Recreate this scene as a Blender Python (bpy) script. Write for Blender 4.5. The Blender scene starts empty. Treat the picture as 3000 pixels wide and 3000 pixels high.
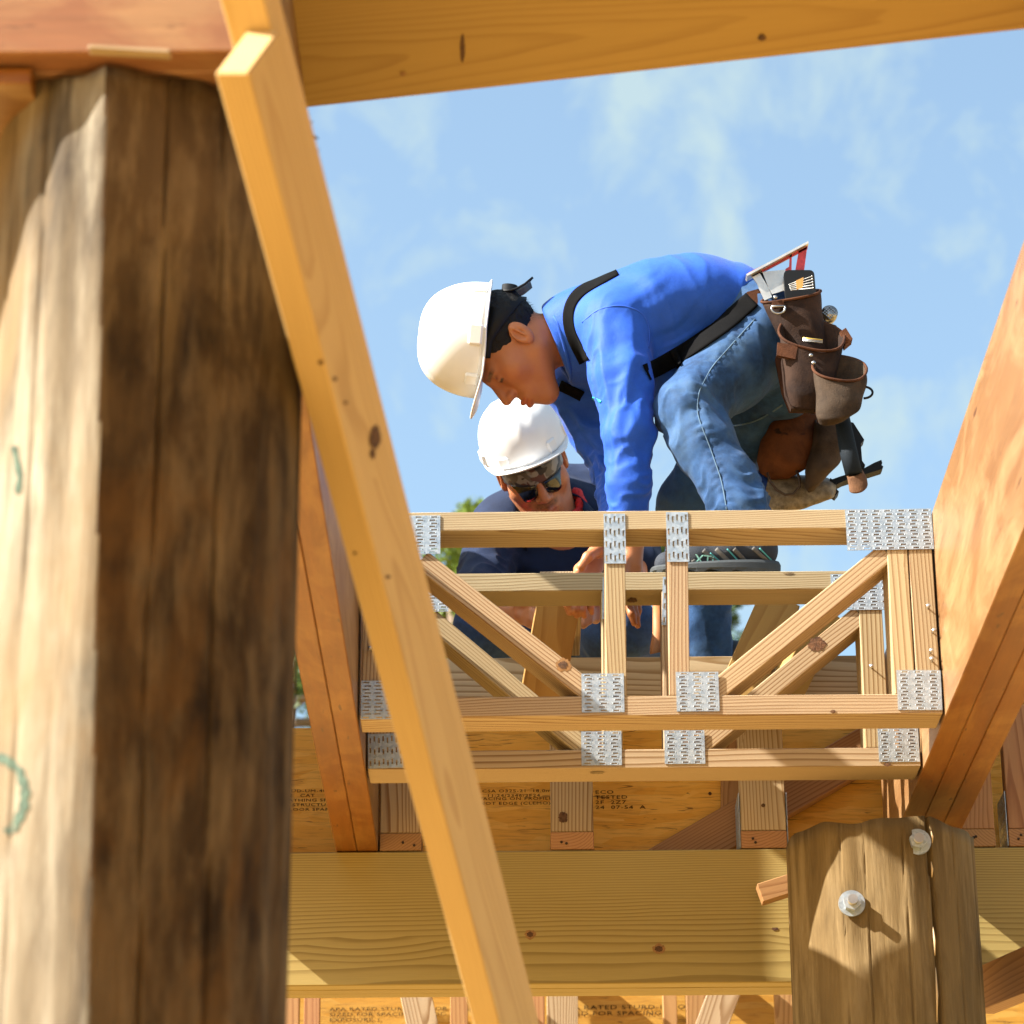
import bpy, bmesh, math, random
import numpy as np
from mathutils import Vector, Matrix, Euler
from mathutils.bvhtree import BVHTree
R = math.radians
random.seed(7); rng = np.random.default_rng(7)
S = bpy.context.scene
COL = S.collection

# ------------------------------------------------------------------ camera
EYE = 1.6                       # camera height above the ground
FPX, TH, RO, YA = 8829.27, R(22.1252), R(-0.4158), R(0.031)   # focal length in photo pixels, pitch, roll, yaw
cd = bpy.data.cameras.new('camera'); cam = bpy.data.objects.new('camera', cd); COL.objects.link(cam)
cd.sensor_width = 36; cd.lens = 36 * FPX / 3000; cd.clip_end = 2000; cd.clip_start = 0.05
cam.matrix_world = Matrix.Translation((0, 0, EYE)) @ Matrix.Rotation(-YA, 4, 'Z') @ Matrix.Rotation(math.pi/2 + TH, 4, 'X') @ Matrix.Rotation(RO, 4, 'Z')
cd.dof.use_dof = True; cd.dof.focus_distance = 6.35; cd.dof.aperture_fstop = 7.0; cd.dof.aperture_blades = 7
S.camera = cam

# ------------------------------------------------------------------ sky and sun
LDIR = Vector((1.0, 0.30, -0.85)).normalized()          # the way the sunlight travels
SUN_EL = math.asin(-LDIR.z)
W = bpy.data.worlds.new('World'); S.world = W; W.use_nodes = True
def world():
    nt = W.node_tree; nt.nodes.clear(); N = nt.nodes.new; L = nt.links.new
    out = N('ShaderNodeOutputWorld'); bg = N('ShaderNodeBackground'); sky = N('ShaderNodeTexSky')
    sky.sky_type = 'NISHITA'; sky.sun_disc = False; sky.sun_elevation = SUN_EL
    sky.sun_rotation = math.atan2(-LDIR.x, -LDIR.y); sky.altitude = 0; sky.air_density = 1.0; sky.dust_density = 3.2; sky.ozone_density = 1.2
    tc = N('ShaderNodeTexCoord'); mp = N('ShaderNodeMapping'); mp.inputs['Scale'].default_value = (5.5, 5.5, 4.0); mp.inputs['Location'].default_value = (3.1, 1.4, 0.2); mp.inputs['Rotation'].default_value = (0.2, 0.5, 0.3)
    n1 = N('ShaderNodeTexNoise'); n1.inputs['Scale'].default_value = 4.6; n1.inputs['Detail'].default_value = 9; n1.inputs['Roughness'].default_value = 0.58; n1.inputs['Distortion'].default_value = 0.35
    r1 = N('ShaderNodeValToRGB'); r1.color_ramp.elements[0].position = 0.50; r1.color_ramp.elements[0].color = (0.16, 0.16, 0.16, 1); r1.color_ramp.elements[1].position = 0.68; r1.color_ramp.elements[1].color = (0.78, 0.78, 0.78, 1)
    mix = N('ShaderNodeMix'); mix.data_type = 'RGBA'
    mix.inputs[7].default_value = (2.2, 2.5, 2.6, 1)
    L(tc.outputs['Generated'], mp.inputs['Vector']); L(mp.outputs[0], n1.inputs['Vector']); L(n1.outputs['Fac'], r1.inputs[0])
    L(r1.outputs[0], mix.inputs[0]); L(sky.outputs[0], mix.inputs[6]); tint = N('ShaderNodeMix'); tint.data_type = 'RGBA'; tint.blend_type = 'MULTIPLY'; tint.inputs[0].default_value = 1; tint.inputs[7].default_value = (0.90, 1.0, 0.965, 1)
    L(mix.outputs[2], tint.inputs[6]); L(tint.outputs[2], bg.inputs['Color'])
    bg.inputs['Strength'].default_value = 0.080
    L(bg.outputs[0], out.inputs['Surface'])
world()
sd = bpy.data.lights.new('sun', 'SUN'); sun = bpy.data.objects.new('sun', sd); COL.objects.link(sun)
sd.energy = 4.4; sd.angle = R(0.53); sd.color = (1.0, 0.93, 0.82)
sun.rotation_euler = LDIR.to_track_quat('-Z', 'Y').to_euler(); sun.location = (-6, -3, 9)
S.view_settings.view_transform = 'Standard'; S.view_settings.look = 'None'; S.view_settings.exposure = 2.05; S.view_settings.gamma = 1

# ------------------------------------------------------------------ pixel helpers (photo pixels, 3000 x 3000)
_cr, _sr = math.cos(RO), math.sin(RO)
def ray(x, y):
    a, b = x - 1500, y - 1500
    a, b = _cr*a + _sr*b, -_sr*a + _cr*b
    vx, vu, vd = a / FPX, -b / FPX, 1.0
    yy = vd*math.cos(TH) - vu*math.sin(TH); zz = vd*math.sin(TH) + vu*math.cos(TH)
    return Vector((vx*math.cos(YA) + yy*math.sin(YA), -vx*math.sin(YA) + yy*math.cos(YA), zz))
def U(x, y, Y):                      # pixel -> point at forward distance Y
    d = ray(x, y); k = Y / d.y
    return Vector((d.x*k, Y, d.z*k + EYE))
def UZ(x, y, Z):                     # pixel -> point at height Z
    d = ray(x, y); k = (Z - EYE) / d.z
    return Vector((d.x*k, d.y*k, Z))
def PXM(Y, Z):                       # pixels per metre there
    return FPX / (Y*math.cos(TH) + (Z-EYE)*math.sin(TH))

# calibrated key planes
T1Y, T2Y, BMY = 5.268, 5.592, 6.143
ZB = EYE + 1.7365; DT = 0.4059; ZT = ZB + DT; ZL = EYE + 1.730
XL, XR = -0.2834, 0.7951
TH2, W4 = 0.0381, 0.0889

# ------------------------------------------------------------------ object helpers
def setp(o, label=None, cat=None, group=None, kind=None):
    if label: o['label'] = label
    if cat: o['category'] = cat
    if group: o['group'] = group
    if kind: o['kind'] = kind
    return o
def thing(name, loc, label, cat, group=None):
    o = bpy.data.objects.new(name, None); o.empty_display_size = 0.05; COL.objects.link(o); o.location = loc
    return setp(o, label, cat, group)
def link(name, me, mat=None, parent=None, mw=None):
    o = bpy.data.objects.new(name, me); COL.objects.link(o)
    if mat and not me.materials: me.materials.append(mat)
    mw = mw if mw is not None else Matrix.Identity(4)
    if parent:
        o.parent = parent
        pw = Matrix.Identity(4); q = parent
        while q: pw = (Matrix.Translation(q.location) @ q.rotation_euler.to_matrix().to_4x4()) @ pw; q = q.parent
        mw = pw.inverted() @ mw
    l, r, s = mw.decompose()
    o.location = l; o.rotation_euler = r.to_euler(); o.scale = s
    return o
def mesh_from(verts, faces, smooth=False, name='m'):
    me = bpy.data.meshes.new(name); me.from_pydata([tuple(v) for v in verts], [], [tuple(f) for f in faces]); me.validate(); me.update()
    if smooth: me.polygons.foreach_set('use_smooth', [True]*len(me.polygons))
    return me
def recentre(me):
    n = len(me.vertices); a = np.empty(n*3, np.float32); me.vertices.foreach_get('co', a); a = a.reshape(-1, 3)
    c = (a.min(0) + a.max(0)) / 2; a -= c; me.vertices.foreach_set('co', a.ravel()); me.update()
    return Matrix.Translation(Vector([float(v) for v in c]))
def put(name, me, mat, parent=None):          # world-space mesh -> object with its origin at its centre
    return link(name, me, mat, parent, recentre(me))
def box_mesh(L, Wd, T, bev=0.0012):
    bm = bmesh.new(); bmesh.ops.create_cube(bm, size=1)
    bmesh.ops.scale(bm, vec=(L, Wd, T), verts=bm.verts)
    if bev: bmesh.ops.bevel(bm, geom=bm.edges[:], offset=bev, segments=1, affect='EDGES')
    me = bpy.data.meshes.new('board'); bm.to_mesh(me); bm.free(); return me
def board(name, a, b, wdir, wid, thk, mat, parent=None, bev=0.0014):
    """timber from a to b (centre line); wdir = direction of its wid side"""
    a, b = Vector(a), Vector(b); x = (b - a); L = x.length; x.normalize()
    y = Vector(wdir); y = (y - x*y.dot(x)).normalized(); z = x.cross(y)
    M = Matrix((x, y, z)).transposed().to_4x4(); M.translation = (a + b)/2
    o = link(name, box_mesh(L, wid, thk, bev), mat, parent, M)
    if mat.name == 'laminated_veneer_brown':          # the broad faces are one pale veneer, the edges show the glued plies
        o.data.materials.append(bpy.data.materials['laminated_veneer_face'])
        for p in o.data.polygons:
            if abs(p.normal.z) > .9: p.material_index = 1
    return o
def tube(pts, rad, seg=8, cap=True):
    P = [Vector(p) for p in pts]; n = len(P); V = []; F = []
    rr = rad if isinstance(rad, (list, tuple)) else [rad]*n
    up = Vector((0.3, 0.2, 1)).normalized()
    for i in range(n):
        t = (P[min(i+1, n-1)] - P[max(i-1, 0)]).normalized()
        u = t.cross(up); u = u.normalized() if u.length > 1e-4 else Vector((1, 0, 0)); v = t.cross(u)
        for k in range(seg):
            a = 2*math.pi*k/seg; V.append(P[i] + (u*math.cos(a) + v*math.sin(a))*rr[i])
    for i in range(n-1):
        for k in range(seg):
            F.append((i*seg+k, i*seg+(k+1) % seg, (i+1)*seg+(k+1) % seg, (i+1)*seg+k))
    if cap: F.append(tuple(range(seg))[::-1]); F.append(tuple((n-1)*seg + k for k in range(seg)))
    return mesh_from(V, F, True)
def prism(pts, off):                  # polygon (world points) pushed along a vector
    P = [Vector(p) for p in pts]; n = len(P); off = Vector(off)
    V = P + [p + off for p in P]; F = [tuple(range(n)), tuple(range(2*n-1, n-1, -1))]
    F += [(i, i+n, (i+1) % n + n, (i+1) % n) for i in range(n)]
    me = mesh_from(V, F); bm = bmesh.new(); bm.from_mesh(me); bmesh.ops.recalc_face_normals(bm, faces=bm.faces); bm.to_mesh(me); bm.free()
    return me

# ------------------------------------------------------------------ materials
class NT:
    def __init__(s, name):
        s.m = bpy.data.materials.new(name); s.m.use_nodes = True; s.t = s.m.node_tree; s.t.nodes.clear()
        s.out = s.n('ShaderNodeOutputMaterial'); s.b = s.n('ShaderNodeBsdfPrincipled'); s.l(s.b.outputs[0], s.out.inputs[0])
    def n(s, t, **k):
        o = s.t.nodes.new(t)
        for a, v in k.items(): setattr(o, a, v)
        return o
    def l(s, a, b): s.t.links.new(a, b)
    def put(s, sock, v):
        if hasattr(v, 'is_output') or isinstance(v, bpy.types.NodeSocket): s.l(v, sock)
        else: sock.default_value = v
    def math(s, op, a, b=0.0, c=0.0, clamp=False):
        o = s.n('ShaderNodeMath', operation=op); o.use_clamp = clamp
        for i, v in enumerate((a, b, c)): s.put(o.inputs[i], v)
        return o.outputs[0]
    def vec(s, op, a, b=(0, 0, 0)):
        o = s.n('ShaderNodeVectorMath', operation=op); s.put(o.inputs[0], a); s.put(o.inputs[1], b)
        return o.outputs['Value'] if op in ('LENGTH', 'DISTANCE', 'DOT_PRODUCT') else o.outputs[0]
    def noise(s, v, scale=1.0, detail=4, rough=0.55, dist=0.0):
        o = s.n('ShaderNodeTexNoise'); s.put(o.inputs['Vector'], v); o.inputs['Scale'].default_value = scale
        o.inputs['Detail'].default_value = detail; o.inputs['Roughness'].default_value = rough; o.inputs['Distortion'].default_value = dist
        return o.outputs['Fac']
    def ramp(s, f, *stops):
        o = s.n('ShaderNodeValToRGB'); s.put(o.inputs[0], f); e = o.color_ramp.elements
        while len(e) > 1: e.remove(e[-1])
        for i, (p, c) in enumerate(stops):
            q = e[0] if i == 0 else e.new(p)
            q.position = p; q.color = (c, c, c, 1) if isinstance(c, (int, float)) else (*c, 1)
        return o.outputs[0]
    def mix(s, f, a, b, mode='MIX'):
        o = s.n('ShaderNodeMix', data_type='RGBA', blend_type=mode); s.put(o.inputs[0], f)
        s.put(o.inputs[6], (*a, 1) if isinstance(a, tuple) else a); s.put(o.inputs[7], (*b, 1) if isinstance(b, tuple) else b)
        return o.outputs[2]
    def obj(s, rnd=1.0):
        tc = s.n('ShaderNodeTexCoord'); oi = s.n('ShaderNodeObjectInfo')
        s.rand = oi.outputs['Random']; s.co = tc.outputs['Object']
        m = s.vec('SCALE', (7.31*rnd, 3.17*rnd, 5.77*rnd)); s.put(m.node.inputs['Scale'], s.rand)
        return s.vec('ADD', s.co, m)
    def bump(s, h, st=0.3, d=0.002):
        o = s.n('ShaderNodeBump'); o.inputs['Strength'].default_value = st; o.inputs['Distance'].default_value = d; s.put(o.inputs['Height'], h)
        s.l(o.outputs[0], s.b.inputs['Normal'])
    def fin(s, col, rough=0.6, spec=0.3, **k):
        s.put(s.b.inputs['Base Color'], (*col, 1) if isinstance(col, tuple) else col); s.put(s.b.inputs['Roughness'], rough); s.b.inputs['Specular IOR Level'].default_value = spec
        for a, v in k.items(): s.put(s.b.inputs[a.replace('_', ' ')], v)
        return s.m
def scl(n, v, sc): return n.vec('MULTIPLY', v, sc)

def wood(name, light, dark, pitch=0.0045, amt=0.75, knot=True, rough=0.6, stain=0.25, knotcol=(0.16, 0.07, 0.025), fibre=0.25, spec=0.25, pith=0.11, wav=0.05, lin=False):
    n = NT(name); p = n.obj()
    warp = n.noise(scl(n, p, (0.9, 5, 5)), 1.0, 3, 0.5)
    # growth rings round a pith line that runs beside the board
    sep = n.n('ShaderNodeSeparateXYZ'); n.l(n.co, sep.inputs[0])
    oy = n.math('MULTIPLY', n.math('SUBTRACT', n.rand, 0.5), 0.18)
    oz = n.math('MULTIPLY_ADD', n.math('FRACT', n.math('MULTIPLY', n.rand, 37.7)), 0.09, pith - 0.06)
    w2 = n.math('MULTIPLY', n.math('SUBTRACT', warp, 0.5), wav)
    slope = n.math('MULTIPLY', sep.outputs[0], n.math('MULTIPLY', n.math('SUBTRACT', n.math('FRACT', n.math('MULTIPLY', n.rand, 91.3)), 0.5), 0.06))
    dy = n.math('ADD', n.math('ADD', sep.outputs[1], oy), w2); dz = n.math('ADD', n.math('ADD', sep.outputs[2], oz), n.math('ADD', w2, slope))
    r = n.math('SQRT', n.math('ADD', n.math('MULTIPLY', dy, dy), n.math('MULTIPLY', dz, dz)))
    fine = n.noise(scl(n, p, (6, 90, 90)), 1.0, 3, 0.6)
    r = n.math('MULTIPLY_ADD', fine, 0.0009, r)
    if lin: r = n.math('ADD', r, n.math('MULTIPLY', dy, 0.75))
    h = r
    if knot:
        kv = scl(n, p, (2.1, 9.5, 9.5)); vo = n.n('ShaderNodeTexVoronoi'); n.l(kv, vo.inputs['Vector']); vo.inputs['Scale'].default_value = 1; vo.inputs['Randomness'].default_value = 1
        sc = n.n('ShaderNodeSeparateColor'); n.l(vo.outputs['Color'], sc.inputs[0])
        on = n.math('GREATER_THAN', sc.outputs[0], 0.80)
        kd = vo.outputs['Distance']
        near = n.math('MULTIPLY', n.ramp(kd, (0.0, 1.0), (0.42, 0.0)), on)
        h = n.math('MULTIPLY_ADD', near, 0.016, r)
    ph = n.math('MULTIPLY', h, 1.0/pitch)
    ring = n.math('FRACT', ph)
    ring = n.ramp(ring, (0.0, 0.05), (0.55, 0.22), (0.86, 1.0), (0.95, 0.9), (1.0, 0.05))
    big = n.noise(scl(n, p, (0.8, 9, 9)), 1.0, 2, 0.5)
    fib = n.noise(scl(n, p, (9, 260, 260)), 1.0, 2, 0.7)
    f = n.math('MULTIPLY', ring, n.math('MULTIPLY_ADD', big, 0.9, amt-0.45), clamp=True)
    c = n.mix(f, light, dark)
    c = n.mix(n.math('MULTIPLY', fib, fibre), c, tuple(v*0.45 for v in dark))
    if stain:
        st = n.ramp(n.noise(scl(n, p, (1.6, 11, 11)), 1.0, 5, 0.62, 0.4), (0.56, 0.0), (0.78, stain))
        c = n.mix(st, c, tuple(v*0.42 for v in dark))
    hue = n.n('ShaderNodeHueSaturation'); n.l(c, hue.inputs['Color']); n.l(n.math('MULTIPLY_ADD', n.math('FRACT', n.math('MULTIPLY', n.rand, 17.9)), 0.26, 0.87), hue.inputs['Value'])
    n.l(n.math('MULTIPLY_ADD', n.math('FRACT', n.math('MULTIPLY', n.rand, 53.1)), 0.018, 0.491), hue.inputs['Hue']); c = hue.outputs[0]
    if knot:
        core = n.math('MULTIPLY', n.ramp(kd, (0.0, 1.0), (0.085, 0.9), (0.115, 0.0)), on)
        c = n.mix(core, c, knotcol)
    n.bump(n.math('MULTIPLY_ADD', fib, 0.6, n.math('MULTIPLY', ring, 0.35)), 0.35, 0.0009)
    return n.fin(c, rough, spec)

M = {}
M['pine'] = wood('fresh_pine', (0.42, 0.325, 0.205), (0.20, 0.118, 0.048), 0.0050, 0.95)
M['pine_b'] = wood('pine_web', (0.43, 0.325, 0.195), (0.20, 0.108, 0.042), 0.0062, 0.95)
M['pine_red'] = wood('pine_reddish', (0.37, 0.20, 0.085), (0.22, 0.095, 0.034), 0.006, 0.8)
M['treated'] = wood('treated_pine', (0.36, 0.275, 0.095), (0.21, 0.145, 0.040), 0.0062, 0.85, knotcol=(0.08, 0.08, 0.035), stain=0.10, pith=0.16, wav=0.018, lin=True)
M['plank'] = wood('plank_pine', (0.44, 0.27, 0.078), (0.29, 0.15, 0.036), 0.009, 0.55, stain=0.1, pith=0.14)
M['brace'] = wood('brace_pine', (0.63, 0.43, 0.20), (0.46, 0.275, 0.105), 0.005, 0.6, stain=0.15)

def lvl(name, c1, c2, c3, face):
    n = NT(name); p = n.obj()
    s1 = n.noise(scl(n, p, (1.3, 9, 9)), 1.0, 5, 0.6, 0.6); s2 = n.noise(scl(n, p, (7, 120, 120)), 1.0, 3, 0.65)
    bl = n.noise(scl(n, p, (3.2, 7, 7)), 1.0, 6, 0.65, 1.2)
    c = n.mix(n.ramp(s1, (0.32, 0.0), (0.68, 1.0)), c1, c2)
    c = n.mix(n.ramp(bl, (0.44, 0.0), (0.64, 0.9)), c, c3)
    c = n.mix(n.math('MULTIPLY', s2, 0.55), c, tuple(v*0.35 for v in c1))
    sp = n.ramp(n.noise(scl(n, p, (14, 60, 60)), 1.0, 2, 0.5), (0.70, 0.0), (0.75, 0.8))
    c = n.mix(sp, c, (0.07, 0.025, 0.01))
    n.bump(s2, 0.3, 0.001)
    return n.fin(c, 0.42, 0.4)
M['lvl'] = lvl('laminated_veneer_brown', (0.175, 0.052, 0.004), (0.26, 0.090, 0.007), (0.33, 0.150, 0.032), 0)
M['lvl_face'] = lvl('laminated_veneer_face', (0.19, 0.088, 0.030), (0.265, 0.140, 0.055), (0.35, 0.215, 0.100), 0)
M['lvl_red'] = lvl('laminated_veneer_reddish', (0.24, 0.098, 0.045), (0.31, 0.14, 0.064), (0.38, 0.215, 0.098), 0)

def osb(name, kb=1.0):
    n = NT(name); p = n.obj()
    w = n.n('ShaderNodeTexNoise'); n.l(p, w.inputs['Vector']); w.inputs['Scale'].default_value = 9
    pw = n.vec('ADD', p, scl(n, w.outputs['Color'], (0.05, 0.014, 0.0)))
    v = n.n('ShaderNodeTexVoronoi'); n.l(scl(n, pw, (9, 60, 1)), v.inputs['Vector']); v.inputs['Scale'].default_value = 1
    v2 = n.n('ShaderNodeTexVoronoi'); n.l(scl(n, pw, (26, 38, 1)), v2.inputs['Vector']); v2.inputs['Scale'].default_value = 1
    s1 = n.n('ShaderNodeSeparateColor'); n.l(v.outputs['Color'], s1.inputs[0]); s2 = n.n('ShaderNodeSeparateColor'); n.l(v2.outputs['Color'], s2.inputs[0])
    g = n.noise(scl(n, pw, (16, 210, 10)), 1.0, 4, 0.6)
    c = n.mix(s1.outputs[0], (0.70, 0.345, 0.045), (0.82, 0.48, 0.105)); c = n.mix(n.math('MULTIPLY', s2.outputs[1], 0.45), c, (0.75, 0.40, 0.065))
    c = n.mix(n.ramp(g, (0.5, 0.0), (0.75, 0.5)), c, (0.27, 0.12, 0.03))
    ln = n.ramp(n.noise(scl(n, pw, (11, 130, 5)), 1.0, 2, 0.5, 1.2), (0.665, 0.0), (0.70, 0.75))
    c = n.mix(ln, c, (0.12, 0.05, 0.015))
    n.bump(n.math('ADD', s1.outputs[0], g), 0.3, 0.0012)
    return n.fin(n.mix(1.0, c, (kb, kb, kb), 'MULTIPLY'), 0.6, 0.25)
M['osb'] = osb('oriented_strand_board'); M['osb_far'] = osb('shaded_strand_board', 0.55)  # far board: darker copy, its shade put into the colour

def pilemat(name, dark, mid, pale, tint, kd=1.0, zs=1.0):
    n = NT(name); p = n.obj(0.3)
    a = n.noise(scl(n, p, (9, 9, 2.4*zs)), 1.0, 8, 0.62, 0.25*zs); b = n.noise(scl(n, p, (24, 24, 2.6*zs)), 1.0, 8, 0.66, 0.2*zs); cc = n.noise(scl(n, p, (5, 5, 2.4)), 1.0, 6, 0.6, 0.5); d = n.noise(scl(n, p, (170, 170, 9)), 1.0, 4, 0.7)
    c = n.mix(n.ramp(a, (0.36, 0.0), (0.60, 1.0)), dark, mid); c = n.mix(n.ramp(b, (0.46, 0.0), (0.74, 0.85)), c, pale)
    c = n.mix(n.ramp(cc, (0.52, 0.0), (0.68, 0.8)), c, tint); c = n.mix(n.math('MULTIPLY', d, 0.38*kd), c, tuple(v*0.35 for v in dark))
    n.bump(n.math('ADD', b, n.math('MULTIPLY', d, 0.5)), 0.6, 0.004)
    return n.fin(c, 0.85, 0.15)
M['pile_near'] = pilemat('weathered_pile', (0.055, 0.043, 0.032), (0.22, 0.18, 0.125), (0.48, 0.44, 0.345), (0.24, 0.165, 0.085))
M['pile_hewn_shade'] = pilemat('hewn_side_with_shade', (0.022, 0.014, 0.009), (0.090, 0.056, 0.027), (0.23, 0.165, 0.095), (0.17, 0.085, 0.024), 1.0, 1.8)  # stained hewn side, darkened further: its shade is painted into the colour
M['pile_far'] = pilemat('treated_pile', (0.075, 0.047, 0.019), (0.19, 0.128, 0.055), (0.34, 0.25, 0.13), (0.16, 0.108, 0.048), 1.0)

def plain(name, col, rough=0.6, metal=0.0, spec=0.4, var=0.15, scale=30, bump=0.0, bscale=200, **k):
    n = NT(name); p = n.obj()
    f = n.noise(p, scale, 5, 0.6)
    c = n.mix(n.ramp(f, (0.3, 0.0), (0.7, 1.0)), tuple(v*(1-var) for v in col), tuple(min(1, v*(1+var)) for v in col))
    if bump: n.bump(n.noise(p, bscale, 4, 0.6), bump, 0.002)
    return n.fin(c, rough, spec, Metallic=metal, **k)
def galv():
    n = NT('galvanised_steel'); p = n.obj()
    v = n.n('ShaderNodeTexVoronoi'); n.l(p, v.inputs['Vector']); v.inputs['Scale'].default_value = 160
    s = n.n('ShaderNodeSeparateColor'); n.l(v.outputs['Color'], s.inputs[0])
    f = n.noise(p, 40, 5, 0.6)
    c = n.mix(s.outputs[0], (0.30, 0.35, 0.40), (0.44, 0.49, 0.54)); c = n.mix(n.ramp(f, (0.45, 0.0), (0.8, 0.5)), c, (0.36, 0.37, 0.38))
    n.bump(n.noise(p, 55, 3, 0.5), 0.25, 0.002)
    return n.fin(c, n.math('MULTIPLY_ADD', s.outputs[1], 0.2, 0.38), 0.5, Metallic=0.6)
M['galv'] = galv()
M['dark_hole'] = plain('dark_knot', (0.035, 0.02, 0.012), 0.9)
M['nail'] = plain('bright_nail', (0.42, 0.42, 0.42), 0.35, 0.8)
M['ink'] = plain('black_stamp_ink', (0.028, 0.018, 0.012), 0.8, spec=0.1, var=0.5, scale=300)
M['splint'] = plain('pale_splinter', (0.66, 0.48, 0.27), 0.7)
#@@GEOM
# ------------------------------------------------------------------ ground and far trees
def ground():
    n = NT('sandy_ground'); p = n.obj()
    f = n.noise(p, 0.35, 8, 0.65); g = n.noise(p, 14, 5, 0.7)
    c = n.mix(n.ramp(f, (0.4, 0.0), (0.6, 1.0)), (0.56, 0.36, 0.125), (0.46, 0.285, 0.092)); c = n.mix(n.math('MULTIPLY', g, 0.4), c, (0.16, 0.12, 0.06))
    n.bump(g, 0.6, 0.03)
    m = n.fin(c, 0.95, 0.1)
    nx = 40; V = []; F = []
    xs = [math.copysign(abs(t)**2.2*1200, t) for t in np.linspace(-1, 1, nx)]
    for y in xs:
        for x in xs:
            q = min(1, (abs(x)+abs(y))/60); V.append((x, y, 0.05*math.sin(x*0.7)*math.cos(y*0.5)*q))
    for j in range(nx-1):
        for i in range(nx-1): F.append((j*nx+i, j*nx+i+1, (j+1)*nx+i+1, (j+1)*nx+i))
    o = link('ground', mesh_from(V, F, True), m); setp(o, 'sandy building ground below the raised floor', None, kind='structure')
ground()
def tree(px, py, Y, rad, hcrown, col, label, seed, dens=11000, leaf=0.052):
    rg = np.random.default_rng(seed); top = U(px, py, Y)
    base = Vector((top.x, Y, 0)); H = top.z
    t = thing('tree', base, label, 'tree', 'trees beyond the building')
    bark = M.setdefault('bark', plain('grey_brown_bark', (0.15, 0.11, 0.08), 0.9, bump=0.5, bscale=30))
    pts = [base + Vector((0.25*math.sin(i*0.9+seed), 0.2*math.cos(i*1.3+seed), H*0.93*i/9)) for i in range(10)]
    V = []; me = tube(pts, [0.20*(1-0.9*i/9)+0.015 for i in range(10)], 10)
    limbs = []
    for k in range(16):
        z = H - hcrown*rg.uniform(0.15, 1.0); a = rg.uniform(0, 6.28); q = base + Vector((0, 0, z)); l = rad*rg.uniform(0.6, 1.0)
        e = q + Vector((math.cos(a)*l, math.sin(a)*l, rg.uniform(0.1, 0.5)*l)); limbs.append((q, e))
    bm = bmesh.new(); bm.from_mesh(me)
    for q, e in limbs:
        m2 = tube([q, q.lerp(e, 0.5) + Vector((0, 0, -0.08)), e], [0.05, 0.035, 0.012], 6); bm.from_mesh(m2); bpy.data.meshes.remove(m2)
    bm.to_mesh(me); bm.free(); put('trunk', me, bark, t)
    # leaf clumps spread through the crown
    cl = np.array([[*(e if k < 16 else e)] for k, (q, e) in enumerate(limbs)] + [[*(q.lerp(e, 0.55))] for q, e in limbs] + [[base.x, Y, H - hcrown*f] for f in (0.03, 0.12, 0.25, 0.4)])
    sz = rg.uniform(0.28, 0.6, len(cl))*rad*0.62
    which = rg.integers(0, len(cl), dens); d = rg.normal(size=(dens, 3)); d /= np.linalg.norm(d, axis=1)[:, None]
    c = cl[which] + d*(sz[which]*rg.uniform(0, 1, dens)**0.45)[:, None]*np.array([1, 1, 0.7])
    u = rg.normal(size=(dens, 3)); u /= np.linalg.norm(u, axis=1)[:, None]; w = np.cross(u, rg.normal(size=(dens, 3))); w /= np.linalg.norm(w, axis=1)[:, None]
    s = leaf*rg.uniform(0.6, 1.3, dens)[:, None]
    P = np.stack([c-u*s, c+w*s*0.45, c+u*s, c-w*s*0.45], 1).reshape(-1, 3)
    me = mesh_from(P.tolist(), np.arange(dens*4).reshape(-1, 4).tolist())
    n = NT('leaves_%d' % seed); q = n.obj(); f = n.noise(q, 1.3, 3, 0.6); f2 = n.noise(q, 11, 2, 0.6)
    cc = n.mix(n.ramp(f, (0.35, 0.0), (0.65, 1.0)), tuple(v*0.65 for v in col), tuple(v*1.35 for v in col)); cc = n.mix(n.math('MULTIPLY', f2, 0.5), cc, tuple(v*0.5 for v in col))
    n.fin(cc, 0.55, 0.3); n.b.inputs['Transmission Weight'].default_value = 0.0
    tr = n.n('ShaderNodeBsdfTranslucent'); n.l(cc, tr.inputs[0]); ms = n.n('ShaderNodeMixShader'); ms.inputs[0].default_value = 0.4; n.l(n.b.outputs[0], ms.inputs[1]); n.l(tr.outputs[0], ms.inputs[2]); n.l(ms.outputs[0], n.out.inputs[0])
    put('crown', me, n.m, t)
tree(1405, 1476, 24, 0.85, 4.2, (0.16, 0.23, 0.035), 'yellow green tree top behind the kneeling worker in navy', 3)
tree(830, 1830, 27, 1.5, 5.2, (0.07, 0.11, 0.03), 'dark tree between the big pile and the left beam', 5)
tree(1105, 1680, 29, 1.5, 4.5, (0.08, 0.13, 0.035), 'green tree just right of the slanting brace, seen through the truss', 8)
tree(1930, 1585, 30, 0.8, 4.0, (0.07, 0.12, 0.04), 'tree top behind the boot and the middle truss posts', 11)
tree(2185, 1868, 31, 0.9, 4.5, (0.05, 0.10, 0.045), 'small blue green tree low between the truss webs', 13)

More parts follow.
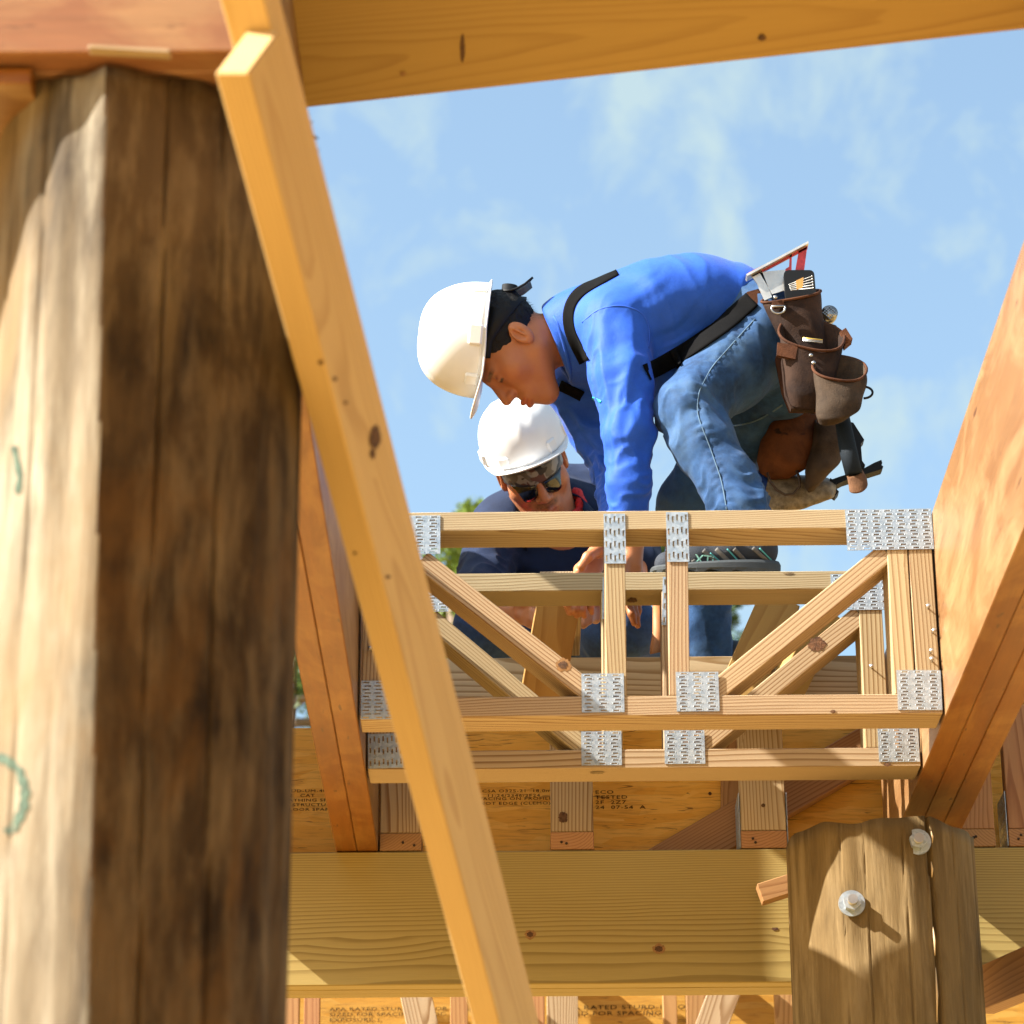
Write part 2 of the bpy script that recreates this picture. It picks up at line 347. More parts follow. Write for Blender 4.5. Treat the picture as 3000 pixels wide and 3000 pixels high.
# ------------------------------------------------------------------ nail plates
def plate_mesh(wid, hei, vertical=False, seed=0):
    """toothed plate in its own plane (x right, z up), facing -Y, 1.2 mm thick, slots punched right through"""
    rg = random.Random(seed); t = 0.0013; V = []; F = []
    def quad(x0, x1, z0, z1, y=-t):
        i = len(V); V.extend([(x0, y, z0), (x1, y, z0), (x1, y, z1), (x0, y, z1)]); F.append((i, i+1, i+2, i+3))
    def rim(x0, x1, z0, z1, inward):
        i = len(V); V.extend([(x0, -t, z0), (x1, -t, z0), (x1, -t, z1), (x0, -t, z1), (x0, 0, z0), (x1, 0, z0), (x1, 0, z1), (x0, 0, z1)])
        for k in range(4):
            f = (i+k, i+(k+1) % 4, i+4+(k+1) % 4, i+4+k); F.append(f[::-1] if not inward else f)
    A, B = (hei, wid) if vertical else (wid, hei)      # A: across the slot columns, B: along them
    ncol = max(1, round(A/0.0245)); nrow = max(2, round(B/0.0066)) if not vertical else max(2, round(B/0.0085))
    cw = A/ncol; rh = B/nrow; sl, sh = 0.0118, rh*0.38
    if vertical: sl = 0.0112
    def q2(a0, a1, b0, b1):
        if vertical: quad(b0, b1, a0, a1)
        else: quad(a0, a1, b0, b1)
    lips = []
    for c in range(ncol):
        a0 = -A/2 + c*cw; a1 = a0 + cw
        for r in range(nrow):
            b0 = -B/2 + r*rh; b1 = b0 + rh; off = 0.0017 if (r + c) % 2 else -0.0017
            s0 = (a0+a1)/2 - sl/2 + off; s1 = s0 + sl; t0 = b0 + (rh-sh)/2; t1 = t0 + sh
            q2(a0, a1, b0, t0); q2(a0, a1, t1, b1); q2(a0, s0, t0, t1); q2(s1, a1, t0, t1)
            if vertical: rim(t0, t1, s0, s1, True)
            else: rim(s0, s1, t0, t1, True)
            # the bent tooth root: a small raised burr at the two slot ends
            for e0, e1 in ((s0-0.0010, s0+0.0002), (s1-0.0002, s1+0.0010)):
                i = len(V)
                if vertical: V.extend([(t0, -t, e0), (t1, -t, e0), (t1, -t-0.0007, (e0+e1)/2), (t0, -t-0.0007, (e0+e1)/2), (t1, -t, e1), (t0, -t, e1)])
                else: V.extend([(e0, -t, t0), (e0, -t, t1), ((e0+e1)/2, -t-0.0007, t1), ((e0+e1)/2, -t-0.0007, t0), (e1, -t, t1), (e1, -t, t0)])
                F.append((i, i+1, i+2, i+3)); F.append((i+3, i+2, i+4, i+5))
    rim(-wid/2, wid/2, -hei/2, hei/2, False)
    return mesh_from(V, F)
def plate(parent, x0, x1, y0, y1, Y, vertical=False, tilt=0.0, seed=0):
    a = U(x0, y1, Y); b = U(x1, y0, Y); c = (a+b)/2
    me = plate_mesh(abs(b.x-a.x), abs(b.z-a.z), vertical, seed)
    Mx = Matrix.Translation((c.x, Y - 0.0006, c.z)) @ Matrix.Rotation(R(tilt), 4, 'Y')
    return link('connector_plate', me, M['galv'], parent, Mx)
def nails(parent, pts, Y, out=0.014):
    for (x, y) in pts:
        p = U(x, y, Y); d = Vector((random.uniform(-.25, .25), -1, random.uniform(-.1, .3))).normalized()
        me = tube([p + Vector((0, .004, 0)), p + d*out, p + d*(out+0.0002), p + d*(out+0.0018)], [0.0016, 0.0016, 0.0042, 0.0042], 8)
        put('nail', me, M['nail'], parent)

# ------------------------------------------------------------------ the two short trusses between the beams
def mid(Y): return Y + W4/2
def truss(Y, label, verts, diags, posts, plates, mats, nailpts=(), gap=0.004):
    t = thing('floor_truss', (XL, Y, ZB), label, 'truss', 'short floor trusses between the laminated beams')
    ym = mid(Y)
    board('top_chord', (XL+gap, ym, ZT-TH2/2), (XR-gap, ym, ZT-TH2/2), (0, 1, 0), W4, TH2, mats[0], t)
    board('bottom_chord', (XL+gap, ym, ZB+TH2/2), (XR-gap, ym, ZB+TH2/2), (0, 1, 0), W4, TH2, mats[1], t)
    def xat(px, py): return U(px, py, Y).x
    for (px0, px1, ytop, ybot) in verts:      # pixel x at top and bottom of the member centre
        z1 = ZT-TH2-.0005; z0 = ZB+TH2+.0005
        board('web_post', (xat(px1, ybot), ym+.0004, z0), (xat(px0, ytop), ym+.0004, z1), (0, 1, 0), W4-.001, TH2, M['pine_b'], t)
    for (a, b) in posts:
        z1 = ZT-TH2-.0005; z0 = ZB+TH2+.0005
        board('end_post', (a, ym+.0004, z0), (a, ym+.0004, z1), (0, 1, 0), W4-.001, b, M['pine_b'], t)
    for (p, q) in diags:                      # centre line in pixels on the front face
        A = U(*p, Y); B = U(*q, Y); A.y = B.y = ym+.0012
        board('diagonal_web', A, B, (0, 1, 0), W4-.003, TH2, M['pine_b'], t)
    for k, pl in enumerate(plates):
        plate(t, *pl[:4], Y, *(pl[4:]), seed=k)
    nails(t, nailpts, Y)
    return t
truss(T1Y, 'nearer short truss, with the long top plate at its right end',
      [(1801, 1806, 1560, 2030), (1985, 1991, 1560, 2030)],
      [((1235, 1636), (1722, 2022)), ((2598, 1615), (2068, 2045))],
      [(XL+.030, .046), (XR-.070, TH2), (XR-.0265, .044)],
      [(1168, 1290, 1511, 1624), (2482, 2728, 1492, 1612, False, -0.6), (1771, 1831, 1506, 1652, True), (1955, 2015, 1501, 1647, True),
       (1057, 1160, 1995, 2108), (1705, 1827, 1974, 2088), (1983, 2104, 1969, 2085), (2632, 2754, 1964, 2081, False, 0.8)],
      (M['pine'], M['pine']), [(2719, 1782), (2732, 1853), (2726, 1914), (2732, 1939), (1089, 1907)])
truss(T2Y, 'farther of the two short trusses, the boot of the worker in blue stands on it',
      [(1790, 1795, 1750, 2150), (1967, 1973, 1750, 2150)],
      [((1260, 1808), (1745, 2215)), ((2520, 1798), (2015, 2212))],
      [(XL+.030, .046), (XR-.085, .046)],
      [(1217, 1314, 1687, 1793), (2438, 2609, 1682, 1788), (1766, 1820, 1692, 1815, True, 2), (1942, 1993, 1692, 1833, True, 3),
       (1704, 1820, 2143, 2243), (1948, 2063, 2140, 2239), (2576, 2689, 2135, 2233), (1078, 1181, 2150, 2251, True, -1.5)],
      (M['pine'], M['pine']), [(2555, 1957)])

# ------------------------------------------------------------------ laminated beams
def lvlbeam(label, x0, n, y0, y1, mat, z0=ZL, dep=0.4064, sgn=1):
    t = thing('laminated_beam', (x0, y0, z0), label, 'beam', 'laminated floor beams')
    for k in range(n):
        xc = x0 + sgn*(k+.5)*0.0445
        board('ply', (xc, y0 - .004*k, z0+dep/2 + random.uniform(-.0012, .0012)), (xc, y1 + .003*k, z0+dep/2), (0, 0, 1), dep, 0.0437, mat, t, 0.002)
    return t
lvlbeam('double brown laminated beam running back behind the slanting brace', XL, 2, 2.992, BMY+.10, M['lvl'], sgn=-1, z0=ZL+.001)
lvlbeam('triple brown laminated beam on the right, its sunlit face towards the workers', XR, 3, 2.2, BMY+.10, M['lvl'], sgn=1, z0=ZL+.001)
# header over the big pile, along X, at the upper left
t = thing('laminated_beam', (-1.2, 2.9, ZL), 'reddish laminated header lying on top of the big near pile', 'beam', 'laminated floor beams')
for k in range(2):
    yc = 2.897 + (k+.5)*0.0445
    board('ply', (-2.2, yc, ZL+.2042), (XL+.012, yc, ZL+.2042), (0, 0, 1), .4064, 0.0437, M['lvl_red'], t, .002)

# ------------------------------------------------------------------ the bolted back beam (three planks on edge)
t = thing('timber_beam', (.3, BMY, ZL-.288), 'greenish treated triple beam bolted behind the split pile', 'beam')
for k in range(3):
    board('ply', (-2.6, BMY + (k+.5)*.0381, ZL-.1445), (2.6, BMY+(k+.5)*.0381, ZL-.1445 + (0, -.0012, .0008)[k]), (0, 0, 1), .286, .0374, M['treated'], t, .0025)
# plank laid flat across the beams, close to the camera
a0, a1 = UZ(895, 306, ZT+.003), UZ(3000, 76, ZT+.003)
dx = (a1 - a0).normalized(); nrm = Vector((dx.y, -dx.x, 0))
A = a0 - dx*0.30 + nrm*.143 + Vector((0, 0, .019)); B = a1 + dx*.75 + nrm*.143 + Vector((0, 0, .019))
A.z = B.z = ZL + .4064 + .0035 + .019
setp(board('plank', A, B, (dx.y, -dx.x, 0), .286, .038, M['plank']), 'wide yellow plank lying flat across both laminated beams at the top', 'plank')
# ribbon board at the top of the next bay
zr = U(1500, 1927, 6.085).z
setp(board('ribbon_board', (XL+.006, 6.085+.019, zr-W4/2), (XR-.006, 6.085+.019, zr-W4/2), (0, 0, 1), W4, TH2, M['pine']), 'pale ribbon board spanning between the beams behind both trusses', 'board')

# ------------------------------------------------------------------ trusses of the next bay, seen end on, on the back beam
def endtruss(px0, px1, label, mat, plates_side=False):
    Y = BMY + .004; c = U((px0+px1)/2, 2440, Y); w = abs(U(px1, 2440, Y).x - U(px0, 2440, Y).x)
    t = thing('joist_truss', (c.x, Y, ZL), label, 'truss', 'long trusses of the next bay seen end on')
    z0 = ZL + .0015; y1 = 8.95
    b1 = board('bottom_chord', (c.x, Y, z0+TH2/2), (c.x, 6.298, z0+TH2/2), (1, 0, 0), w, TH2, M['pine_red'], t)
    board('end_post', (c.x, Y+.020, z0+TH2+.001), (c.x, Y+.020, zr-.0015 if False else zr-W4-.004), (1, 0, 0), w*.985, TH2, mat, t)
    board('top_chord', (c.x, Y+.045, zr-TH2/2-.001), (c.x, y1, zr-TH2/2-.001), (1, 0, 0), w, TH2, M['pine'], t)
    for (ex, ez) in [(random.uniform(-.03, .03), random.uniform(.010, .028)) for _ in range(random.choice((2, 4)))]:
        p = Vector((c.x+ex, Y-.0002, z0+ez)); put('nail', tube([p, p + Vector((0, -.0016, 0))], .0030, 6), M['dark_hole'], t)
    if plates_side:
        for s in (-1, 1):
            me = plate_mesh(.10, .12, True, 4); Mx = Matrix.Translation((c.x + s*(w/2+.0016), Y+.052, z0+.062)) @ Matrix.Rotation(s*math.pi/2, 4, 'Z')
            link('connector_plate', me, M['galv'], t, Mx)
    return t
endtruss(1113, 1235, 'next bay truss end beside the foot of the left laminated beam', M['pine_b'])
endtruss(1613, 1740, 'next bay truss end below the left middle post of the short trusses', M['pine_b'])
endtruss(2171, 2305, 'next bay truss end with nail plates on its sides, left of the split pile', M['pine_b'], True)
endtruss(2790, 2916, 'next bay truss end half hidden by the foot of the right laminated beam', M['pine_red'])
endtruss(2955, 3080, 'next bay truss end at the right edge with a nail plate', M['pine_red'], True)
# reddish diagonal brace behind, low
a, b = U(1900, 2564, 6.28), U(2700, 2100, 6.28)
setp(board('brace_board', a, b, (0, 1, 0), TH2, W4, M['pine_red']), 'reddish board slanting up behind the trusses above the back beam', 'board')
a, b = U(2050, 2190, 6.46), U(2600, 2110, 6.46)

# strand board rim panels with stamps
def stamp(parent, lines, px, py, Y, size, lead):
    for k, s in enumerate(lines):
        cu = bpy.data.curves.new('stamp', 'FONT'); cu.body = s; cu.size = size; cu.space_character = 1.1; cu.resolution_u = 2
        ob = bpy.data.objects.new('stamp_tmp', cu); COL.objects.link(ob)
        dg = bpy.context.evaluated_depsgraph_get(); me = bpy.data.meshes.new_from_object(ob.evaluated_get(dg)); bpy.data.objects.remove(ob)
        for v in me.vertices: v.co = Vector((v.co.x*1.25, 0, v.co.y*0.72))
        p = U(px, py, Y); p.z -= k*lead
        me.materials.clear(); link('stamp_lettering', me, M['ink'], parent, Matrix.Translation((p.x, Y-.0012, p.z)))
OSY = 6.31; zo = U(860, 2132, OSY).z
t = thing('strand_board', (.2, OSY, ZL), 'strand board rim panel with black stamps behind the truss ends', 'panel')
board('sheet', (-2.4, OSY+.010, (ZL+zo)/2), (1.0, OSY+.010, (ZL+zo)/2), (0, 0, 1), zo-ZL, .018, M['osb'], t)
board('sheet', (1.004, OSY+.0095, (ZL+zo)/2), (3.0, OSY+.0095, (ZL+zo)/2), (0, 0, 1), zo-ZL-.002, .018, M['osb'], t)
stamp(t, ['10 HUD-UM-40C', '2 PS2   CAT', 'SHEATHING SPAN', 'E 1 / STRUCTURAL', '40 FLOOR SPAN'], 806, 2322, OSY, .0125, .0105)
stamp(t, ['CSA O325-21  18.0mm', '  11:24/2346/2F24'], 1412, 2322, OSY, .0125, .0105)
stamp(t, ['LE SPACING ON PROFILED 40 SUR', 'DO NOT EDGE (CLEMO) 40 SPAN'], 1362, 2345, OSY, .0125, .0105)
stamp(t, ['ECO', 'TESTED', '2F  2Z7', '24  07-54  A'], 1743, 2326, OSY, .0155, .0115)
# small frame pieces between truss ends
a, b = U(2128, 2440, 6.5), U(2128, 2200, 6.5)
setp(board('blocking_board', U(2146, 2500, 6.282), U(2146, 2150, 6.282), (1, 0, 0), .05, .03, M['pine_red']), 'short upright block against the strand board left of the plated truss end', 'board')

# far rim under the beam
FY = 8.75
t = thing('strand_board', (.2, FY, 3.2), 'far strand board seen below the back beam', 'panel')
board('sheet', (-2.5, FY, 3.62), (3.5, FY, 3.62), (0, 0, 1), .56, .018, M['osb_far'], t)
stamp(t, ['APA RATED STURD-I-FLOOR', 'SIZED FOR SPACING  24 OC', 'EXPOSURE 1'], 965, 2962, FY-.01, .02, .016)
stamp(t, ['APA RATED STURD-I-FLOOR', 'SIZED FOR SPACING'], 1640, 2958, FY-.01, .024, .018)
far = [(1140, 1290, 1196, 1300), (1595, 1700, 1598, 1690), (2085, 2165, 2055, 2130), (2190, 2192, 2190, 2200)]
for k, (a0, a1, b0, b1) in enumerate(far[:3]):
    p0 = U((a0+a1)/2+(0, 0, 0)[k], 2900, 8.45); p1 = U((b0+b1)/2 + (8, 4, -40)[k], 3090, 8.45)
    setp(board('far_stud', p0 + (p0-p1)*.4, p1, (1, 0, 0), .088, .038, M['pine']), ('pale stud under the back beam left of the slanting brace', 'pale stud under the back beam right of the slanting brace', 'pale tilted stud under the back beam left of the split pile')[k], 'stud', 'studs of the far wall below the beam')
for k, (px, w, lab) in enumerate([(842, .07, 'dark stud under the beam beside the big pile'), (915, .045, 'narrow dark stud under the beam near the big pile'), (1345, .05, 'dark stud under the beam left of the brace foot'), (1570, .05, 'dark stud just right of the slanting brace foot'), (1962, .04, 'thin dark stud under the middle of the beam'), (2320, .10, 'reddish stud under the beam touching the split pile'), (2040, .06, 'reddish stud behind the pale tilted stud')]):
    p = U(px, 2950, 8.6)
    setp(board('far_stud', (p.x, 8.6, p.z-.25), (p.x, 8.6, p.z+.35), (1, 0, 0), w, .04, M['pine_red']), lab, 'stud', 'studs of the far wall below the beam')

# ------------------------------------------------------------------ piles
def pile(name, label, cx, cy, r, z0, z1, prof, mat, na=220, nz=150, rough=.0025, crack=None, taper=0.0, second=None):
    V = []; F = []
    rg = np.random.default_rng(3); ph = rg.uniform(0, 6.28, 12); kz = rg.uniform(.6, 3.0, 12); ka = rg.integers(3, 30, 12)
    for j in range(nz+1):
        z = z0 + (z1-z0)*j/nz
        for i in range(na):
            a = 2*math.pi*i/na - math.pi                    # 0 faces the camera, + to the right
            rr = r*prof(a, z)*(1 + taper*(z1-z))
            for q in range(12): rr += rough*.35*math.sin(ka[q]*a + ph[q] + .6*math.sin(kz[q]*z*2+ph[(q+3) % 12]))
            if crack:
                for (ca, cw, cdp, cz0) in crack:
                    dd = abs(a - ca - .012*math.sin(z*9) - .02*(z1-z)) / cw
                    if dd < 1 and z > cz0: rr -= cdp*(1-dd**2)
            zz = z
            if j == nz: zz = z + .004*math.sin(5*a) - .003*math.sin(11*a)
            V.append((cx + rr*math.sin(a), cy - rr*math.cos(a), zz))
    for j in range(nz):
        for i in range(na): F.append((j*na+i, j*na+(i+1) % na, (j+1)*na+(i+1) % na, (j+1)*na+i))
    V.append((cx, cy, z1+.002)); c = len(V)-1
    F += [(nz*na+i, nz*na+(i+1) % na, c) for i in range(na)]
    t = thing(name, (cx, cy, z0), label, 'pile', 'round timber piles')
    me = mesh_from(V, F, True); me.materials.append(mat)
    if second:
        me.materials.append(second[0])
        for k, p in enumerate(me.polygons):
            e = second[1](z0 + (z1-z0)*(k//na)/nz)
            if k < nz*na and e < 2*math.pi*((k % na)+.5)/na - math.pi < 1.75: p.material_index = 1  # dark colour runs past the flat over the log's whole shaded side
    put('shaft', me, mat, t)
    return t
def hewn_edge(z): return -.20 + .16*min(1.3, max(0, ZL - z))      # the edge of the hewn flat drifts round the log
def near_prof(a, z=0):      # round section with one hewn flat, its edge a little left of centre
    a0 = hewn_edge(z); return math.cos(a0-.40)/math.cos(a-.40) if a0 < a < .80-a0 else 1.0
zp = ZL - .006
pc = U(457, 400, 3.10)
pile('timber_pile', 'big weathered round pile close up on the left', -0.411, 3.090, .178, -0.2, zp, near_prof, M['pile_near'], taper=-.03, rough=.002, na=320, nz=220, second=(M['pile_hewn_shade'], hewn_edge), crack=[(-.62, .010, .008, -1), (.22, .010, .010, -1), (.66, .009, .009, -1), (-.95, .009, .007, -1)])
PFY = 5.800; PFR = .184
fr = U(2605, 2398, PFY-PFR*.95)
fpx = fr.x
tp = pile('timber_pile', 'split treated pile with two bolts in front of the back beam', fpx, PFY, PFR, -0.2, fr.z, lambda a, z=0: min(1.0, .945/max(.2, math.cos(a+.20))), M['pile_far'], na=420, nz=120, rough=.0016,
     crack=[(.42, .020, .060, -1), (-.30, .006, .006, 2.4), (.12, .005, .005, 2.6), (-.55, .006, .006, -1), (.75, .006, .006, -1)], taper=.012)
def bolt(px, py, parent, prot=.055):
    sh = parent.children[0]; of = Vector(parent.location) + sh.location
    bv = BVHTree.FromPolygons([v.co + of for v in sh.data.vertices], [tuple(p.vertices) for p in sh.data.polygons])
    yb = min([h.y for h in (bv.ray_cast(Vector((0, 0, EYE)), ray(px+dx, py+dy).normalized())[0] for dx in (-36, -18, 0, 18, 36) for dy in (-36, -18, 0, 18, 36)) if h] or [PFY-PFR*.945]) - .002; q0 = U(px, py, yb); cz = q0.z
    n = Vector((-.03, -1, 0)).normalized(); p = Vector((q0.x, yb, cz)) - n*.004
    ax = Vector((1, 0, 0)); 
    def cyl(d0, d1, r, seg): return tube([p+n*d0, p+n*d1], r, seg)
    b = put('bolt', cyl(.0, prot, .0095, 16), M['nail'], parent)
    for pl in b.data.polygons: pl.use_smooth = len(pl.vertices) == 4
    w = cyl(.004, .0095, .0255, 32); w.polygons.foreach_set('use_smooth', [False]*len(w.polygons)); put('washer', w, M['galv'], b)
    h = cyl(.0095, .0255, .0175, 6); h.polygons.foreach_set('use_smooth', [False]*len(h.polygons)); put('nut', h, M['galv'], b)
bolt(2495, 2648, tp, .042); bolt(2688, 2468, tp, .038)
# pale splinters standing out of the crack
for k, (x0, y0, x1, y1) in enumerate([(2728, 2435, 2731, 2470), (2728, 2525, 2730, 2570), (2733, 2715, 2739, 2800), (2741, 2835, 2745, 2995)]):
    a, b = U(x0, y0, PFY-PFR*.93), U(x1, y1, PFY-PFR*.93); m = (a+b)/2 + Vector((.001, -.004, 0))
    put('splinter', tube([a, m, b], [.0008, .0022, .0006], 5), M['splint'], tp)
# stub stake sticking out behind the pile, and the block at the right edge
setp(board('stake', U(2225, 2622, 6.10), U(2420, 2560, 6.10), (0, 0, 1), .040, .036, M['pine_red']), 'short split stake poking out left of the split pile', 'stake')
a = U(2985, 2830, 5.95)
setp(board('wood_block', U(2880, 2905, 6.1), U(3060, 2830, 5.72), (0, 0, 1), .09, .045, M['pine_red']), 'brown block end at the lower right edge beside the pile', 'block')

# ------------------------------------------------------------------ slanting brace in front
def brace():
    D = lambda px, py, dep: (ray(px, py)*dep) + Vector((0, 0, EYE))
    a = D(725, 150, 3.12); b = D(1475, 3000, 3.97)
    x = (b-a).normalized(); a2 = a; b2 = b + x*.9
    t = thing('slanting_brace', b2, 'long pale timber brace slanting down in front of everything', 'brace')
    view = ray(1000, 1200).normalized()
    side = x.cross(view).normalized()            # image-right-ish
    # narrow edge turned to the camera, broad face turned right
    wd = (view*.90 + side*.42).normalized()
    board('timber', a2, b2, wd, W4, TH2, M['brace'], t, .002)
    wd2 = (wd - x*wd.dot(x)).normalized(); nn = x.cross(wd2)
    sgn = 1 if nn.dot(side) > 0 else -1
    off = nn*sgn*(TH2+.001)
    # second timber nailed to its right face, going on upwards
    off = wd2*(W4/2+TH2/2+.001) + nn*sgn*-.017
    board('timber', a2 - x*.45 + off, b2 + off, nn, .050, TH2, M['brace'], t, .002)
    return a2, b2
brace()
def pile_marks():
    pp = [o for o in COL.objects if o.name == 'timber_pile'][0]; sh = pp.children[0]; off = Vector(pp.location) + sh.location
    bv = BVHTree.FromPolygons([v.co + off for v in sh.data.vertices], [tuple(p.vertices) for p in sh.data.polygons])
    gm = plain('faded_green_paint', (.060, .095, .070), .9, var=.5, scale=60)
    for path, w in (([(-30, 2215), (20, 2225), (58, 2262), (75, 2310), (70, 2370), (45, 2420), (5, 2452)], 26), ([(38, 1290), (60, 1400), (48, 1470)], 16)):
        V = []; F = []; P = [Vector(p) for p in path]; Q = []
        for a, b in zip(P[:-1], P[1:]): Q += [a.lerp(b, k/6) for k in range(6)]
        rows = 0
        for i in range(1, len(Q)-1):
            t = (Q[i+1]-Q[i-1]).normalized(); nn = Vector((-t.y, t.x)); row = []
            for j in range(4):
                q = Q[i] + nn*(j/3-.5)*w*(1+.25*math.sin(i*1.7)); h = bv.ray_cast(Vector((0, 0, EYE)), ray(q.x, q.y).normalized()); row.append(h[0] + h[1]*.0012 if h[0] else None)
            if None in row: continue
            V += row; rows += 1
        for i in range(rows-1):
            for j in range(3): F.append((i*4+j, (i+1)*4+j, (i+1)*4+j+1, i*4+j+1))
        put('paint_mark', mesh_from(V, F, True), gm, pp)
    bb = [o for o in COL.objects if o.name == 'slanting_brace'][0]; bm = bmesh.new(); rg = random.Random(2); c = U(893, 440, 3.22)
    for k in range(26):
        a = c + Vector((rg.uniform(-.012, .004), 0, rg.uniform(-.03, .03))); e = a + Vector((rg.uniform(.004, .017), rg.uniform(-.01, .01), rg.uniform(-.014, .012)*(1.2 if k % 3 else .5)))
        m2 = tube([a, a.lerp(e, .5) + Vector((0, 0, rg.uniform(-.006, .006))), e], [.0030, .0018, .0004], 5); bm.from_mesh(m2); bpy.data.meshes.remove(m2)
    me = bpy.data.meshes.new('shred'); bm.to_mesh(me); bm.free(); o = put('bark_shred', me, plain('dark_bark', (.03, .016, .010), .9), bb); o['kind'] = 'stuff'
pile_marks()
# ------------------------------------------------------------------ implicit-surface modelling (people)
def smin(a, b, k):
    h = np.clip(.5 + .5*(b-a)/k, 0, 1); return b + (a-b)*h - k*h*(1-h)
def smax(a, b, k): return -smin(-a, -b, k)
def f3(v): return np.array([v[0], v[1], v[2]], np.float32)
def cone(P, a, b, ra, rb, sq=None):
    """tapered capsule; sq = (axis, factor) widens it along a unit axis"""
    a, b = f3(a), f3(b)
    if sq is not None:
        ax = f3(sq[0]); ax /= np.linalg.norm(ax); k = 1/sq[1] - 1; m = (a+b)/2
        P = P + ((P-m) @ ax)[:, None]*(ax*k)[None]; a = a + ((a-m) @ ax)*ax*k; b = b + ((b-m) @ ax)*ax*k
    ab = b-a; L = max(1e-9, float(ab @ ab)); t = np.clip(((P-a) @ ab)/L, 0, 1)
    d = P - a - t[:, None]*ab
    return np.sqrt((d*d).sum(1)) - (ra + (rb-ra)*t)
def chain(P, pts, k=.02, sq=None):
    d = None
    for (a, ra), (b, rb) in zip(pts[:-1], pts[1:]):
        q = cone(P, a, b, ra, rb, sq); d = q if d is None else smin(d, q, k)
    return d
def ell(P, c, r):
    q = (P - f3(c)); r = f3(r); k0 = np.sqrt(((q/r)**2).sum(1)); k1 = np.sqrt(((q/(r*r))**2).sum(1)) + 1e-9
    return k0*(k0-1)/k1
def surfnet(fn, lo, hi, h):
    lo = np.array(lo, np.float32); n = np.ceil((np.array(hi)-lo)/h).astype(int) + 1
    ax = [lo[i] + h*np.arange(n[i], dtype=np.float32) for i in range(3)]
    B = 6; nb = -(-n//B)                                   # coarse pass: only blocks near the surface are sampled finely
    bc = np.stack(np.meshgrid(*[lo[i] + h*(np.arange(nb[i])*B + (B-1)/2) for i in range(3)], indexing='ij'), -1).reshape(-1, 3).astype(np.float32)
    cd_ = fn(bc); V = np.repeat(np.repeat(np.repeat(np.where(cd_ < 0, -1, 1).astype(np.float32).reshape(nb), B, 0), B, 1), B, 2)
    near = np.argwhere((np.abs(cd_) < h*B*1.45).reshape(nb)); loc = np.stack(np.meshgrid(*[np.arange(B)]*3, indexing='ij'), -1).reshape(-1, 3)
    for i in range(0, len(near), 1500):
        ii = (near[i:i+1500, None, :]*B + loc[None]).reshape(-1, 3); V[ii[:, 0], ii[:, 1], ii[:, 2]] = fn((lo + h*ii).astype(np.float32))
    V = np.ascontiguousarray(V[:n[0], :n[1], :n[2]])
    s = V < 0; c = np.zeros(n-1, np.int8); C = [(a, b, d) for a in (0, 1) for b in (0, 1) for d in (0, 1)]
    sl = lambda A, o: A[o[0]:o[0]+n[0]-1, o[1]:o[1]+n[1]-1, o[2]:o[2]+n[2]-1]
    for o in C: c += sl(s, o)
    act = (c > 0) & (c < 8); ids = np.argwhere(act); idx = -np.ones(n-1, np.int64); idx[act] = np.arange(len(ids))
    acc = np.zeros((len(ids), 3), np.float32); cnt = np.zeros(len(ids), np.float32)
    cv = {o: V[ids[:, 0]+o[0], ids[:, 1]+o[1], ids[:, 2]+o[2]] for o in C}
    for o in C:
        for k in range(3):
            if o[k]: continue
            q = list(o); q[k] = 1; q = tuple(q); a, b = cv[o], cv[q]; m = (a < 0) != (b < 0)
            t = np.where(m, a/np.where(m, a-b, 1), 0); p = np.array(o, np.float32)[None].repeat(len(ids), 0); p[:, k] = t
            acc += p*m[:, None]; cnt += m
    verts = lo + h*(ids + acc/cnt[:, None])
    F = []
    for k in range(3):
        A = [slice(None)]*3; B = [slice(None)]*3; A[k] = slice(0, -1); B[k] = slice(1, None)
        e = np.argwhere(s[tuple(A)] != s[tuple(B)]); u, w = [(1, 2), (2, 0), (0, 1)][k]
        e = e[(e[:, u] >= 1) & (e[:, w] >= 1) & (e[:, u] < n[u]-1) & (e[:, w] < n[w]-1)]
        if not len(e): continue
        fl = s[e[:, 0], e[:, 1], e[:, 2]]
        q = []
        for (du, dw) in ((1, 1), (0, 1), (0, 0), (1, 0)):
            g = e.copy(); g[:, u] -= du; g[:, w] -= dw; q.append(idx[g[:, 0], g[:, 1], g[:, 2]])
        q = np.stack(q, 1); q[~fl] = q[~fl][:, ::-1]; F.append(q)
    return verts, np.concatenate(F)
def normals(V, F):
    n = np.cross(V[F[:, 2]]-V[F[:, 0]], V[F[:, 3]]-V[F[:, 1]]); N = np.zeros_like(V)
    for k in range(4): np.add.at(N, F[:, k], n)
    return N/(np.linalg.norm(N, axis=1)[:, None]+1e-12)
def vnoise(P, seed=0):
    i = np.floor(P).astype(np.int64); f = P - i; f = f*f*(3-2*f); out = 0
    for dx in (0, 1):
        for dy in (0, 1):
            for dz in (0, 1):
                hsh = ((i[:, 0]+dx)*374761393 + (i[:, 1]+dy)*668265263 + (i[:, 2]+dz)*2147483647 + seed*974634777) & 0x7fffffff
                hsh = ((hsh ^ (hsh >> 13))*1274126177) & 0x7fffffff; v = (hsh & 0xffff)/32767.5 - 1
                w = (f[:, 0] if dx else 1-f[:, 0])*(f[:, 1] if dy else 1-f[:, 1])*(f[:, 2] if dz else 1-f[:, 2]); out = out + v*w
    return out
